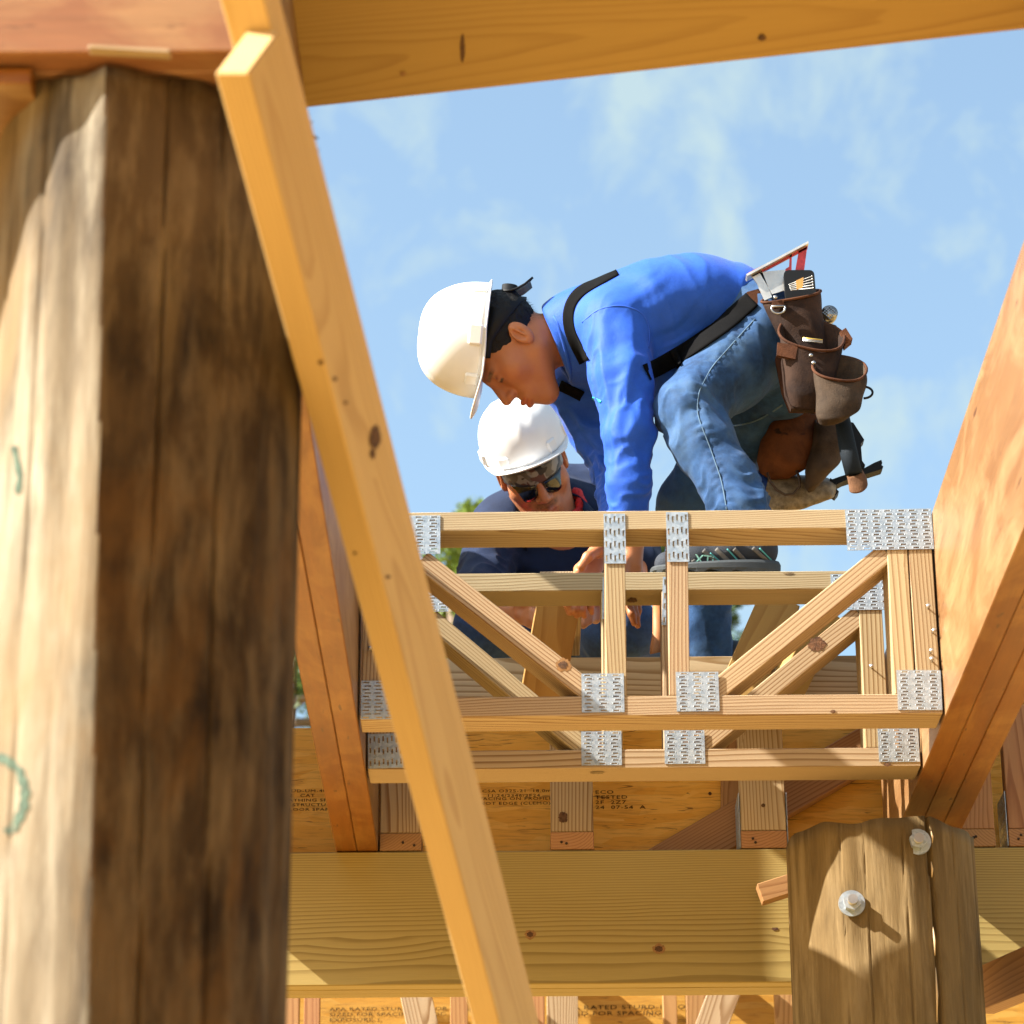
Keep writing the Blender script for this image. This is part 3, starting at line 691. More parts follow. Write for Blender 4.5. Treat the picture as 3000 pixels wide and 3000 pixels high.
def folds(V, N, a, b, amp, freq, t0, tw, skew=.6, seed=0, r=.14):
    """cloth folds running round a limb a-b, strongest near t0"""
    a, b = f3(a), f3(b); ab = b-a; L = np.linalg.norm(ab); x = ab/L
    y = np.cross(x, [0.1, .9, .3]); y /= np.linalg.norm(y); z = np.cross(x, y); q = V-a; t = q @ x; ang = np.arctan2(q @ z, q @ y); rad = np.sqrt((q @ y)**2 + (q @ z)**2)
    w = np.exp(-((t/L - t0)/tw)**2)*np.clip((r-rad)/(r*.3), 0, 1)
    wob = vnoise(np.stack([t*9, np.cos(ang)*1.4, np.sin(ang)*1.4], 1), seed)
    n = vnoise(np.stack([t*freq + skew*np.sin(ang+seed) + .9*wob, np.cos(ang)*1.3, np.sin(ang)*1.3], 1), seed+5)
    n = 1 - 2*np.abs(n)**.8
    return V + N*(amp*w*n)[:, None]
def np_mesh(V, F, smooth=True):
    me = bpy.data.meshes.new('body'); me.vertices.add(len(V)); me.vertices.foreach_set('co', V.astype(np.float32).ravel())
    me.loops.add(F.size); me.loops.foreach_set('vertex_index', F.astype(np.int32).ravel()); me.polygons.add(len(F))
    me.polygons.foreach_set('loop_start', np.arange(0, F.size, 4, dtype=np.int32)); me.polygons.foreach_set('loop_total', np.full(len(F), 4, np.int32))
    me.update(calc_edges=True); me.validate(); me.polygons.foreach_set('use_smooth', [smooth]*len(F)); return me
def vcol(me, col):
    a = me.color_attributes.new('Col', 'FLOAT_COLOR', 'POINT'); c = np.ones((len(me.vertices), 4), np.float32); c[:, :3] = col; a.data.foreach_set('color', c.ravel())
def smooth_v(V, F, it=1):
    for _ in range(it):
        A = np.zeros_like(V); c = np.zeros(len(V))
        for k in range(4):
            for j in (1, 3): np.add.at(A, F[:, k], V[F[:, (k+j) % 4]]); np.add.at(c, F[:, k], 1)
        V = .5*V + .5*A/np.maximum(c, 1)[:, None]
    return V
def bbox(pts, m): a = np.array([[*p] for p in pts]); return a.min(0)-m, a.max(0)+m
CAMP = Vector((0, 0, EYE))
EX = Vector((1, 0, 0)); EU = Vector((0, -math.sin(R(25)), math.cos(R(25)))); EV = Vector((0, -math.cos(R(25)), -math.sin(R(25))))   # image right, image up, towards the camera
class Frame:
    def __init__(s, o, fwd, up, sc=1.0):
        s.f = Vector(fwd).normalized(); s.r = s.f.cross(Vector(up)).normalized(); s.u = s.r.cross(s.f).normalized(); s.o = Vector(o); s.s = sc
        s.M = np.array([[*s.r], [*s.f], [*s.u]], np.float32)
    def loc(s, P): return ((P - f3(s.o)) @ s.M.T)/s.s
    def w(s, x, y, z): return s.o + (s.r*x + s.f*y + s.u*z)*s.s
    def mat(s):
        m = Matrix((s.r*s.s, s.f*s.s, s.u*s.s)).transposed().to_4x4(); m.translation = s.o; return m

# ---- skin
def skinmat(name):
    n = NT(name); p = n.obj(); at = n.n('ShaderNodeVertexColor'); at.layer_name = 'Col'
    f = n.noise(p, 60, 5, 0.65); g = n.noise(p, 700, 2, 0.6)
    c = n.mix(n.math('MULTIPLY', n.ramp(f, (0.45, 0.0), (0.7, 0.35)), 1.0), at.outputs[0], n.mix(0.5, at.outputs[0], (0.30, 0.08, 0.035)))
    n.bump(n.math('ADD', g, n.math('MULTIPLY', f, .6)), 0.18, 0.0012)
    n.fin(c, 0.48, 0.4); n.b.inputs['Subsurface Weight'].default_value = 0.12; n.b.inputs['Subsurface Radius'].default_value = (0.012, 0.004, 0.002); n.b.inputs['Subsurface Scale'].default_value = 0.6
    return n.m
M['skin'] = skinmat('tanned_skin')
def head_sdf(q, jaw=1.0, squint=True):
    X = q.copy(); ax = np.abs(q[:, 0]); A = q.copy(); A[:, 0] = ax
    d = ell(q, (0, -.012, .052), (.076, .098, .088))
    d = smin(d, ell(q, (0, .030, -.012), (.066, .064, .080)), .035)
    d = smin(d, cone(A, (.052, .000, -.045), (.012, .072, -.102), .021*jaw, .019), .035)
    d = smin(d, ell(q, (0, .070, -.101), (.025, .023, .019)), .02)
    d = smin(d, ell(A, (.044, .058, -.012), (.026, .024, .024)), .03)
    d = smin(d, cone(A, (.0, .086, .034), (.040, .076, .034), .012, .011), .018)       # brow
    d = smin(d, ell(q, (0, .084, -.060), (.033, .025, .030)), .025)                    # muzzle
    d = smax(d, -ell(A, (.032, .104, .013), (.020, .017, .013)), .016)                 # eye sockets
    d = smin(d, ell(A, (.032, .082, .010), (.0155, .0125, .0118)), .006)               # lids
    d = smin(d, cone(q, (0, .094, .024), (0, .120, -.020), .0078, .0118), .012)        # nose
    d = smin(d, cone(q, (0, .082, .016), (0, .098, -.022), .010, .0145), .010)
    d = smin(d, ell(A, (.0125, .108, -.026), (.009, .011, .008)), .008)
    d = smax(d, -ell(A, (.0080, .116, -.0365), (.0030, .0060, .0040)), .003)
    d = smin(d, cone(A, (0, .1125, -.0570), (.021, .0995, -.0600), .0070, .0040), .005)  # lips
    d = smin(d, cone(A, (0, .1100, -.0715), (.019, .0990, -.0655), .0082, .0040), .005)
    d = smax(d, -cone(A, (0, .1180, -.0640), (.023, .1040, -.0635), .0026, .0016), .002)
    e = ell(np.stack([A[:, 0], q[:, 1]*.95+q[:, 2]*.25, q[:, 2]*.97-q[:, 1]*.2], 1), (.0800, -.014, .004), (.0095, .0195, .032))  # ears
    e = smax(e, -ell(A, (.0905, -.008, .006), (.0100, .0125, .022)), .003)
    e = smin(e, cone(A, (.0860, -.016, .018), (.0860, -.012, -.010), .0032, .0030), .003)
    d = smin(d, e, .006)
    return d
def head_col(q, skin, stub=.0):
    n = len(q); c = np.tile(np.array(skin, np.float32), (n, 1)); A = np.abs(q[:, 0])
    def blend(mask, col): c[:] = c*(1-mask[:, None]) + np.array(col)*mask[:, None]
    sm = lambda v, a, b: np.clip((v-a)/(b-a), 0, 1)
    lips = (1-sm(np.abs(q[:, 2]+.0635), .009, .0140))*(1-sm(A, .017, .023))*sm(q[:, 1], .090, .096)
    blend(lips*.75, (skin[0]*.85, skin[1]*.52, skin[2]*.6))
    rosy = np.exp(-((A-.05)**2+(q[:, 2]+.012)**2)/.0006)*(q[:, 1] > .02); blend(rosy*.25, (skin[0]*1.05, skin[1]*.75, skin[2]*.65))
    brow = (1-sm(np.abs(q[:, 2]-.0325-.12*(.034-A)*0), .0035, .0065))*sm(A, .010, .014)*(1-sm(A, .050, .056))*sm(q[:, 1], .05, .06)
    brow *= .75 + .25*vnoise(q*np.array([900, 300, 300]), 4); blend(np.clip(brow, 0, 1)*.9, (.02, .012, .01))
    lash = (1-sm(np.abs(q[:, 2]-.0050), .0022, .0045))*sm(A, .018, .021)*(1-sm(A, .044, .048))*sm(q[:, 1], .066, .074); blend(lash*.9, (.02, .012, .01))
    if stub:
        mo = (1-sm(np.abs(q[:, 2]+.0450), .004, .009))*(1-sm(A, .024, .032))*sm(q[:, 1], .085, .093)
        mo = mo + .6*(1-sm(np.abs(q[:, 2]+.098), .012, .03))*(1-sm(A, .02, .045))*sm(q[:, 1], .06, .08)
        mo = np.clip(mo*(.75 + .5*vnoise(q*420, 9)), 0, 1); blend(mo*stub, (.05, .028, .02))
    return c
def body_mesh(fr, neck, core, arms, hands, skin, stub, h):
    """head, neck, trunk core, arms and hands as one closed surface"""
    nb, nr = neck; boxes = [bbox([p for q in L for p in q[:2]], .055) for L in hands]
    def fn(P):
        d = smin(head_sdf(fr.loc(P))*fr.s, cone(P, fr.w(0, -.030, -.035), nb, .057*fr.s, nr), .03)
        d = smin(d, chain(P, core, .02), .02)
        for a in arms: d = smin(d, chain(P, a, .01), .01)
        for L, (lo, hi) in zip(hands, boxes):
            m = np.all((P > lo) & (P < hi), axis=1)
            if m.any():
                q = P[m]; e = None
                for a, b, ra, rb in L: c = cone(q, a, b, ra, rb); e = c if e is None else smin(e, c, .006)
                d[m] = smin(d[m], e, .006)
        return d
    pts = [fr.w(x, y, z) for x in (-.09, .09) for y in (-.11, .13) for z in (-.12, .14)] + [nb] + [p for p, r in core] + [p for a in arms for p, r in a] + [p for L in hands for q in L for p in q[:2]]
    lo, hi = bbox(pts, .07); V, F = surfnet(fn, lo, hi, h)
    q = fr.loc(V.astype(np.float32)); C = head_col(q, skin, stub); C[np.linalg.norm(q, axis=1) > .17] = skin
    me = np_mesh(V, F); vcol(me, C); return me
def hand_prims(wr, elbow_r, palm_c, knk, fingers, thumb):
    """list of tapered capsules: wrist -> palm -> fingers; every finger three bones"""
    L = [(wr[0], palm_c, wr[1], .021)]
    for i, (b, m, t, e) in enumerate(fingers):
        rr = (.0092, .0095, .0092, .0080)[i]
        L += [(palm_c.lerp(wr[0], .5), b, .016, rr+.0035), (b, m, rr, rr*.93), (m, t, rr*.93, rr*.86), (t, e, rr*.86, rr*.7)]
    b, m, t = thumb; L += [(wr[0].lerp(palm_c, .5), b, .018, .013), (b, m, .012, .0105), (m, t, .0105, .0082)]
    return L
def camhit(bvh, px, py):
    d = ray(px, py).normalized(); h = bvh.ray_cast(CAMP, d)
    return h[0], h[1], d
def ribbon(bvh, pts, wpx, off=.003, nx=4, step=9, taper=None, fallY=None):
    """strip lying on a surface, laid out along a pixel path and dropped on to the mesh"""
    P = [Vector((x, y)) for x, y in pts]; S_ = []
    for a, b in zip(P[:-1], P[1:]):
        k = max(1, int((b-a).length/step)); S_ += [a.lerp(b, i/k) for i in range(k)]
    S_.append(P[-1]); 
    for _ in range(3): S_ = [S_[0]] + [(S_[i-1]+S_[i]*2+S_[i+1])/4 for i in range(1, len(S_)-1)] + [S_[-1]]
    V = []; F = []; prev = None; rows = 0
    for i, p in enumerate(S_):
        t = (S_[min(i+1, len(S_)-1)] - S_[max(i-1, 0)]).normalized(); nn = Vector((-t.y, t.x)); w = wpx if taper is None else wpx*taper(i/(len(S_)-1)); row = []
        for j in range(nx+1):
            q = p + nn*(j/nx-.5)*w; h, nr, d = camhit(bvh, q.x, q.y)
            row.append(None if h is None else h + (nr if nr.dot(d) < 0 else -nr)*off*.8 - d*off*.6)
        good = [r for r in row if r is not None]
        if not good: continue
        for j in range(nx+1):
            if row[j] is None: row[j] = min(good, key=lambda g: abs(j - row.index(g)) if g in row else 9)
        V += row; rows += 1
    if rows > 4:
        A = np.array([[*v] for v in V]).reshape(rows, nx+1, 3)
        for _ in range(5): B = A.copy(); B[1:-1] = (A[:-2] + 2*A[1:-1] + A[2:])/4; A = B
        V = [Vector(v) for v in A.reshape(-1, 3).tolist()]
    for i in range(rows-1):
        for j in range(nx): F.append((i*(nx+1)+j, (i+1)*(nx+1)+j, (i+1)*(nx+1)+j+1, i*(nx+1)+j+1))
    return mesh_from(V, F, True)
def solid(o, t, off=0):
    m = o.modifiers.new('thick', 'SOLIDIFY'); m.thickness = t; m.offset = off; return o

# ---- cloth materials
def cloth(name, col, var=.25, rib=0.0, fade=None, rough=.8, sheen=.2, grain=(900, 900, 900)):
    n = NT(name); p = n.obj(); f = n.noise(p, 14, 5, .6); w = n.noise(scl(n, p, grain), 1.0, 2, .6)
    c = n.mix(n.ramp(f, (.35, 0.0), (.68, 1.0)), tuple(v*(1-var) for v in col), tuple(min(1, v*(1+var)) for v in col))
    if fade:
        g = n.noise(scl(n, p, (8, 8, 8)), 1.0, 4, .6, .4); c = n.mix(n.ramp(g, (.48, 0.0), (.72, .75)), c, fade)
    c = n.mix(n.math('MULTIPLY', n.ramp(w, (.35, 0.0), (.65, 1.0)), .38), c, tuple(v*.5 for v in col))
    w2 = n.noise(p, 75, 4, .6); c = n.mix(n.ramp(w2, (.42, 0.0), (.70, .42 if fade else .08)), c, tuple(min(1, v*1.7) for v in col))
    n.bump(n.math('ADD', n.math('MULTIPLY', w, .5), n.math('ADD', f, n.math('MULTIPLY', w2, .5))), .4, .003)
    n.fin(c, rough, .06 if max(col) < .02 else .2); n.b.inputs['Sheen Weight'].default_value = sheen; n.b.inputs['Sheen Roughness'].default_value = .4
    return n.m
M['blue'] = cloth('royal_blue_jersey', (.017, .088, .50), .12, rough=.6, sheen=.08)
M['navy'] = cloth('navy_cotton', (.009, .019, .055), .2, sheen=.03)
M['jeans'] = cloth('faded_denim', (.020, .058, .150), .35, fade=(.075, .145, .255), sheen=.04)
M['jeans_far'] = cloth('pale_denim', (.12, .20, .28), .3, fade=(.30, .39, .46))
M['jeans_dk'] = cloth('dark_denim', (.022, .05, .13), .25, fade=(.035, .075, .17), sheen=.05)
M['black'] = cloth('black_webbing', (.0035, .0035, .004), .3, rough=.85, sheen=0)
def leather(name, a, b, sp=.0):
    n = NT(name); p = n.obj(); f = n.noise(p, 22, 6, .65, .5); g = n.noise(p, 330, 3, .6); h = n.noise(p, 7, 3, .5)
    c = n.mix(n.ramp(f, (.35, 0.0), (.68, 1.0)), a, b); c = n.mix(n.ramp(h, (.5, 0.0), (.75, .6)), c, tuple(v*1.6 for v in b))
    if sp: c = n.mix(n.ramp(n.noise(p, 26, 2, .4), (.66, 0.0), (.70, .9)), c, (.02, .014, .012))
    n.bump(n.math('ADD', g, f), .5, .002); return n.fin(c, .82, .12)
M['leather'] = leather('dark_brown_leather', (.014, .008, .007), (.040, .022, .015))
M['leather_tan'] = leather('reddish_leather', (.040, .016, .009), (.090, .036, .018))
M['leather_spot'] = leather('spotted_brown_leather', (.050, .018, .008), (.125, .044, .016), 1)
M['leather_grey'] = leather('worn_grey_leather', (.026, .018, .013), (.065, .044, .030))
M['hat'] = plain('white_hat_plastic', (.66, .675, .69), .32, spec=.5, var=.035, scale=18, bump=.04, bscale=60)
M['blackplastic'] = plain('black_plastic', (.005, .006, .008), .55, spec=.2)
M['hair'] = plain('black_hair', (.0045, .0038, .0035), .55, spec=.22, var=.4, scale=200, bump=.8, bscale=500)
M['steel'] = plain('bare_steel', (.36, .36, .36), .3, .9)
M['rubber'] = plain('dark_rubber', (.012, .018, .026), .75, spec=.15, bump=.5, bscale=900)

# ------------------------------------------------------------------ hard hats
def hard_hat(fr, label, a=.118, b=.100, hgt=.148, visor=.052, lug=True, susp=True):
    """shell grown in the hat's own frame: x right, y forward, z up, brim plane at z = 0"""
    t = thing('hard_hat', fr.o, label, 'hard hat', 'white hard hats')
    na, nt = 120, 36; V = []; F = []
    for j in range(nt+1):
        v = j/nt*math.pi/2
        for i in range(na):
            g = 2*math.pi*i/na; sx, sy = math.sin(g), math.cos(g); e = math.cos(v)**.72
            x = b*sx*e; y = a*sy*e*(1.0 if sy > 0 else 1.0); z = .012 + hgt*math.sin(v)**.86
            rd = math.exp(-(x/.011)**2)*.0055 + (math.exp(-((abs(x)-.036)/.009)**2))*.0022          # crown ridges
            z += rd*math.sin(v)**1.5*(1 if v > .25 else (v/.25)); y += rd*.4*sy*math.sin(v)
            V.append((x, y, z))
    for j in range(nt):
        for i in range(na): F.append((j*na+i, j*na+(i+1) % na, (j+1)*na+(i+1) % na, (j+1)*na+i))
    mw = fr.mat()
    o = link('shell', mesh_from(V, F, True), M['hat'], t, mw); solid(o, .0025, -1)
    # brim: narrow at the sides, long visor in front, slightly drooping
    V = []; F = []; nr = 8
    for j in range(nr+1):
        s = j/nr
        for i in range(na):
            g = 2*math.pi*i/na; sx, sy = math.sin(g), math.cos(g); w = .007 + .004*max(0, -sy) + visor*max(0, sy)**2.6
            x = (b-.001)*sx + w*s*sx*.75; y = (a-.001)*sy + w*s*(sy if sy < 0 else sy**.35 if sy > 0 else 0)
            z = .0125 - .010*s*(w/.02 if w < .02 else 1) + .022*s*s*max(0, sy)**2 - .012*abs(sx)**3*s*max(0, sy)
            V.append((x, y, z))
    for j in range(nr):
        for i in range(na): F.append((j*na+i, (j+1)*na+i, (j+1)*na+(i+1) % na, j*na+(i+1) % na))
    o = link('brim', mesh_from(V, F, True), M['hat'], t, mw); solid(o, .0032, 0)
    for s in (-1, 1):
        for (g, wd, hh) in ((.62, .030, .030), (1.45, .046, .030), (2.45, .030, .034)):
            x, y = b*math.sin(g)*s, a*math.cos(g); me = box_mesh(.017, wd, hh, .004)
            tang = math.atan2(a*math.cos(g)*0 + y/a/a, x/b/b)
            link('accessory_lug', me, M['hat'], t, mw @ Matrix.Translation((x*.985, y*.985, .030)) @ Matrix.Rotation(tang, 4, 'Z') @ Matrix.Rotation(-.08, 4, 'Y'))
    if susp:
        V = []; F = []; nb = 60
        for i in range(nb+1):
            g = math.pi*(.30 + 1.40*i/nb); x, y = .083*math.sin(g), .098*math.cos(g) - .004; lowr = .006 + .052*max(0, -math.cos(g)+.25)
            V += [(x, y, .012), (x*1.0, y, -lowr)]
        for i in range(nb): F.append((2*i, 2*i+1, 2*i+3, 2*i+2))
        o = link('suspension_band', mesh_from(V, F, True), M['blackplastic'], t, mw); solid(o, .004)
        kn = tube([(0, -.100, -.032), (0, -.112, -.032), (0, -.1125, -.032), (0, -.128, -.032)], [.021, .021, .017, .017], 20)
        link('ratchet_knob', kn, M['blackplastic'], t, mw)
        V = []; F = []
        for i in range(15):
            s = i/14; g = -.6 + 1.2*s
            for j in range(5):
                q = j/4; V.append((.060*math.sin(g*1.2), -.094 - .028*q*q*1.3 - .012*math.cos(g), -.012 - .062*q - .01*abs(math.sin(g))))
        for i in range(14):
            for j in range(4): F.append((i*5+j, i*5+j+1, (i+1)*5+j+1, (i+1)*5+j))
        o = link('nape_strap', mesh_from(V, F, True), M['blackplastic'], t, mw); solid(o, .005)
    return t

# ================================================================== worker in blue
def worker1():
    o = U(2200, 1660, 5.66)
    t = thing('person', (o.x, 5.66, ZT), 'worker bending over in a royal blue long sleeved shirt and faded jeans', 'person')
    fr = Frame(U(1511, 1020, 5.87), EX*-.33 - EU*.90 + EV*.26, EX*-.937 + EU*.35, .965)
    SK = (.38, .145, .058)
    nb = U(1700, 985, 5.90)
    # hands: left one hanging straight down, right one closed round the upright block
    wl = U(1850, 1585, 5.74); pl = U(1852, 1655, 5.745)
    def fing(pts): return [U(x, y, Y) for x, y, Y in pts]
    fl = [fing([(1832, 1705, 5.735), (1836, 1755, 5.725), (1850, 1798, 5.72), (1858, 1826, 5.725)]), fing([(1848, 1712, 5.745), (1853, 1765, 5.735), (1862, 1806, 5.735), (1868, 1832, 5.742)]),
          fing([(1862, 1708, 5.76), (1866, 1755, 5.755), (1868, 1788, 5.76), (1866, 1812, 5.768)]), fing([(1872, 1698, 5.775), (1876, 1735, 5.78), (1874, 1762, 5.79), (1870, 1782, 5.795)])]
    L1 = hand_prims((wl, .027), .03, pl, None, fl, fing([(1825, 1660, 5.725), (1815, 1712, 5.71), (1822, 1752, 5.705)]))
    wr = U(1795, 1575, 5.90); pr = U(1730, 1650, 5.845)
    fr_ = [fing([(1698, 1668, 5.80), (1672, 1720, 5.765), (1662, 1772, 5.76), (1668, 1795, 5.775)]), fing([(1708, 1690, 5.80), (1690, 1745, 5.765), (1682, 1785, 5.765), (1690, 1803, 5.785)]),
           fing([(1722, 1702, 5.805), (1712, 1752, 5.775), (1706, 1788, 5.775), (1712, 1804, 5.79)]), fing([(1738, 1705, 5.815), (1734, 1750, 5.79), (1730, 1780, 5.79), (1734, 1795, 5.80)])]
    L2 = hand_prims((wr, .028), .03, pr, None, fr_, fing([(1752, 1612, 5.815), (1722, 1632, 5.79), (1702, 1660, 5.785)]))
    core = [(nb, .055), (U(1790, 985, 5.90), .060), (U(1900, 975, 5.90), .07)]
    arms = [[(U(1790, 985, 5.88), .05), (U(1805, 975, 5.79), .04), (U(1842, 1270, 5.70), .030), (U(1842, 1420, 5.71), .027), (wl, .026)], [(U(1790, 1000, 5.90), .05), (U(1705, 1125, 6.04), .030), (U(1740, 1225, 6.05), .026), (U(1803, 1360, 6.03), .026), (U(1818, 1450, 5.98), .024), (wr, .027)]]
    put('body', body_mesh(fr, (nb, .064), core, arms, [L1, L2], SK, .25, .0024), M['skin'], t)
    # eyes
    for s in (-1, 1):
        bm = bmesh.new(); bmesh.ops.create_uvsphere(bm, u_segments=20, v_segments=14, radius=.0106*fr.s); m = bpy.data.meshes.new('eye'); bm.to_mesh(m); bm.free(); m.polygons.foreach_set('use_smooth', [True]*len(m.polygons))
        link('eye', m, M.setdefault('eye', plain('dark_eye', (.02, .012, .01), .4, spec=.3)), t, Matrix.Translation(fr.w(s*.032, .0826, .0105)))
    # hair under the hat: skull cap cut along the hairline
    def hairf(P):
        q = fr.loc(P); d = ell(q, (0, -.014, .050), (.0815, .1035, .092))
        d = smax(d, q[:, 1]*.80 - (q[:, 2]-.012)*.35 - .028, .004); d = smax(d, -(q[:, 2] + .052 + .10*np.clip(q[:, 1]+.06, -.1, .2)), .006)
        d = smax(d, -ell(np.stack([np.abs(q[:, 0]), q[:, 1], q[:, 2]], 1), (.08, -.010, -.018), (.03, .026, .042)), .004)
        return (d + .0022*vnoise(q*np.array([260, 120, 120]), 3))*fr.s
    pts = [fr.w(x, y, z) for x in (-.1, .1) for y in (-.13, .12) for z in (-.09, .15)]; lo, hi = bbox(pts, .01)
    V, F = surfnet(hairf, lo, hi, .0026); put('hair', np_mesh(V, F), M['hair'], t)
    rg = np.random.default_rng(4); V = []; F = []
    for k in range(1500):             # short strands along nape and temple
        g = rg.uniform(-1, 1)*2.4; zz = rg.uniform(-.050, .02); y = -.014 - .1035*math.cos(g)*.98*math.sqrt(max(0, 1-((zz-.05)/.092)**2)); x = .0815*math.sin(g)*.98*math.sqrt(max(0, 1-((zz-.05)/.092)**2))
        if y > .02: continue
        if abs(x) > .05 and y > -.045 and zz < .025: continue
        p = fr.w(x, y, zz); nrm = (p - fr.w(0, -.014, .05)).normalized(); dn = (nrm*.6 - fr.u*.7 + fr.r*rg.uniform(-.3, .3)).normalized(); l = rg.uniform(.006, .015)
        s = dn.cross(nrm).normalized()*.0006; i = len(V); V += [p-s, p+s, p+dn*l]; F.append((i, i+1, i+2))
    o = put('hair_strands', mesh_from(V, F), M['hair'], t); o['kind'] = 'stuff'
    # shirt
    Yc = 5.90
    tor = [(U(1655, 992, Yc), .076), (U(1700, 988, Yc), .080), (U(1785, 985, Yc), .104), (U(1905, 972, Yc), .131), (U(2035, 930, Yc), .112), (U(2150, 925, Yc+.005), .103)]
    la = [(U(1800, 965, 5.755), .074), (U(1822, 1110, 5.72), .060), (U(1842, 1270, 5.70), .0475), (U(1842, 1420, 5.71), .0435), (U(1842, 1545, 5.73), .037)]
    ra = [(U(1680, 1130, 6.04), .072), (U(1735, 1230, 6.05), .058), (U(1800, 1360, 6.03), .047), (U(1815, 1450, 5.98), .043), (U(1808, 1540, 5.92), .036)]
    belly = U(1940, 1128, 5.86)
    cc0 = U(1628, 1012, 5.89); cax = (EX*-.93 - EU*.36).normalized()
    def shirt(P):
        d = chain(P, tor, .05, ((0, 1, 0), 1.38)); d = smin(d, cone(P, belly, U(2000, 1060, Yc), .058, .05, ((0, 1, 0), 1.6)), .06)
        d = smin(d, cone(P, cc0 + cax*.03, U(1700, 990, Yc), .073, .09), .03)
        d = smax(d, (P - f3(cc0)) @ f3(cax), .006)
        d = smin(d, chain(P, la, .02), .045); d = smin(d, chain(P, ra, .02), .045)
        return smax(d, -cone(P, fr.w(0, -.030, -.02), U(1652, 1000, 5.895), .058, .060), .004)
    pts = [p for p, r in tor+la+ra] + [fr.w(0, 0, -.1)]; lo, hi = bbox(pts, .17); hi[2] = min(hi[2], 4.9)
    V, F = surfnet(shirt, lo, hi, .0042); N = normals(V, F)
    la_ = [p for p, r in la]; ra_ = [p for p, r in ra]
    for (a, b, am, fq, t0, tw, sk, sd, r) in [(la_[0], la_[2], .0064, 15, .55, .5, 1.6, 1, .12), (la_[1], la_[3], .0066, 30, .55, .4, 1.0, 2, .10), (la_[2], la_[4], .0034, 52, .6, .45, .7, 3, .09),
                                 (ra_[0], ra_[2], .0085, 28, .6, .6, .9, 4, .11), (ra_[1], ra_[3], .0075, 40, .6, .45, .7, 5, .10), (ra_[2], ra_[4], .005, 60, .6, .6, .5, 6, .09)]:
        V = folds(V, N, a, b, am, fq, t0, tw, sk, sd, r)
    V = folds(V, N, tor[2][0], tor[5][0], .0030, 26, .75, .5, 1.4, 9, .26)
    q = V*np.array([9, 9, 9]); big = vnoise(q, 21)*.6 + vnoise(V*np.array([16, 6, 22]), 22)*.5
    V = V + N*(.0042*big)[:, None]
    # stretched creases from the armpit and across the waist
    q = V - f3(U(1990, 1000, 5.80)); d1 = q @ f3((EX*.55 + EU*-.83)); d2 = q @ f3((EX*.83 + EU*.55)); m = np.exp(-(d2/.10)**2 - (d1/.16)**2)
    V = V + N*(.0024*m*(1-2*np.abs(vnoise(np.stack([d1*55 + vnoise(q*14, 8)*1.2, d2*7, q[:, 1]*6], 1), 31))))[:, None]
    V = smooth_v(V, F, 1); sh = np_mesh(V, F); os_ = put('shirt', sh, M['blue'], t)
    SEAM = [(2212, 935), (2150, 1003), (2085, 1075), (2045, 1150), (2042, 1215), (2080, 1310), (2115, 1410), (2130, 1495)]
    # jeans
    hipn, hipf = U(2225, 1005, 5.825), U(2250, 1060, 6.00)
    tn = [(hipn, .097), (U(2130, 1085, 5.77), .088), (U(2015, 1195, 5.70), .0655), (U(2062, 1300, 5.675), .061), (U(2130, 1410, 5.655), .056), (U(2165, 1490, 5.645), .055), (U(2195, 1545, 5.64), .053)]
    tf = [(hipf, .098), (U(2180, 1230, 6.06), .088), (U(2020, 1480, 6.13), .068), (U(2055, 1700, 6.20), .060), (U(2072, 1960, 6.26), .055)]
    def jns(P, far=False):
        d = cone(P, U(2150, 945, 5.905), U(2235, 990, 5.91), .098, .112, ((0, 1, 0), 1.45)); d = smin(d, cone(P, U(2235, 985, 5.91), U(2290, 1110, 5.93), .110, .085, ((0, 1, 0), 1.35)), .04)
        d = smin(d, chain(P, tn, .025), .03); d = smin(d, chain(P, tf, .025), .02); return d
    lo, hi = bbox([p for p, r in tn+tf] + [U(2150, 945, 5.905)], .14); V, F = surfnet(jns, lo, hi, .0044); N = normals(V, F); tn_ = [p for p, r in tn]; tf_ = [p for p, r in tf]
    for (a, b, am, fq, t0, tw, sk, sd, r) in [(tn_[0], tn_[2], .006, 20, .05, .3, 1.0, 11, .16), (tn_[0], tn_[2], .0055, 24, .95, .3, .9, 12, .13), (tn_[2], tn_[4], .0050, 26, .25, .4, .8, 13, .11), (tn_[3], tn_[6], .0075, 34, .85, .4, .5, 14, .11),
                                              (tf_[0], tf_[2], .006, 18, .6, .6, .9, 15, .14), (tf_[2], tf_[4], .006, 22, .4, .7, .7, 16, .11)]: V = folds(V, N, a, b, am, fq, t0, tw, sk, sd, r)
    V = V + N*(.003*vnoise(V*14, 40) + .0012*vnoise(V*45, 41))[:, None]
    # puckers along the side seam
    tmp = BVHTree.FromPolygons([Vector(v) for v in V.tolist()], F.tolist()); path = []
    for a, b in zip(SEAM[:-1], SEAM[1:]):
        for k in range(8):
            h, _, _ = camhit(tmp, a[0]+(b[0]-a[0])*k/8, a[1]+(b[1]-a[1])*k/8)
            if h: path.append([*h])
    path = np.array(path); arc = np.concatenate([[0], np.cumsum(np.linalg.norm(np.diff(path, axis=0), axis=1))]); m = V[:, 1] < 6.2
    dd = np.linalg.norm(V[:, None, :] - path[None], axis=2); near = dd.min(1); s_ = arc[dd.argmin(1)]
    V = V + N*(.0017*np.exp(-(near/.016)**2)*np.sin(s_*300 + 2*vnoise(V*40, 77)) - .0016*np.exp(-(near/.005)**2))[:, None]
    jm = np_mesh(V, F); oj = put('jeans', jm, M['jeans'], t)
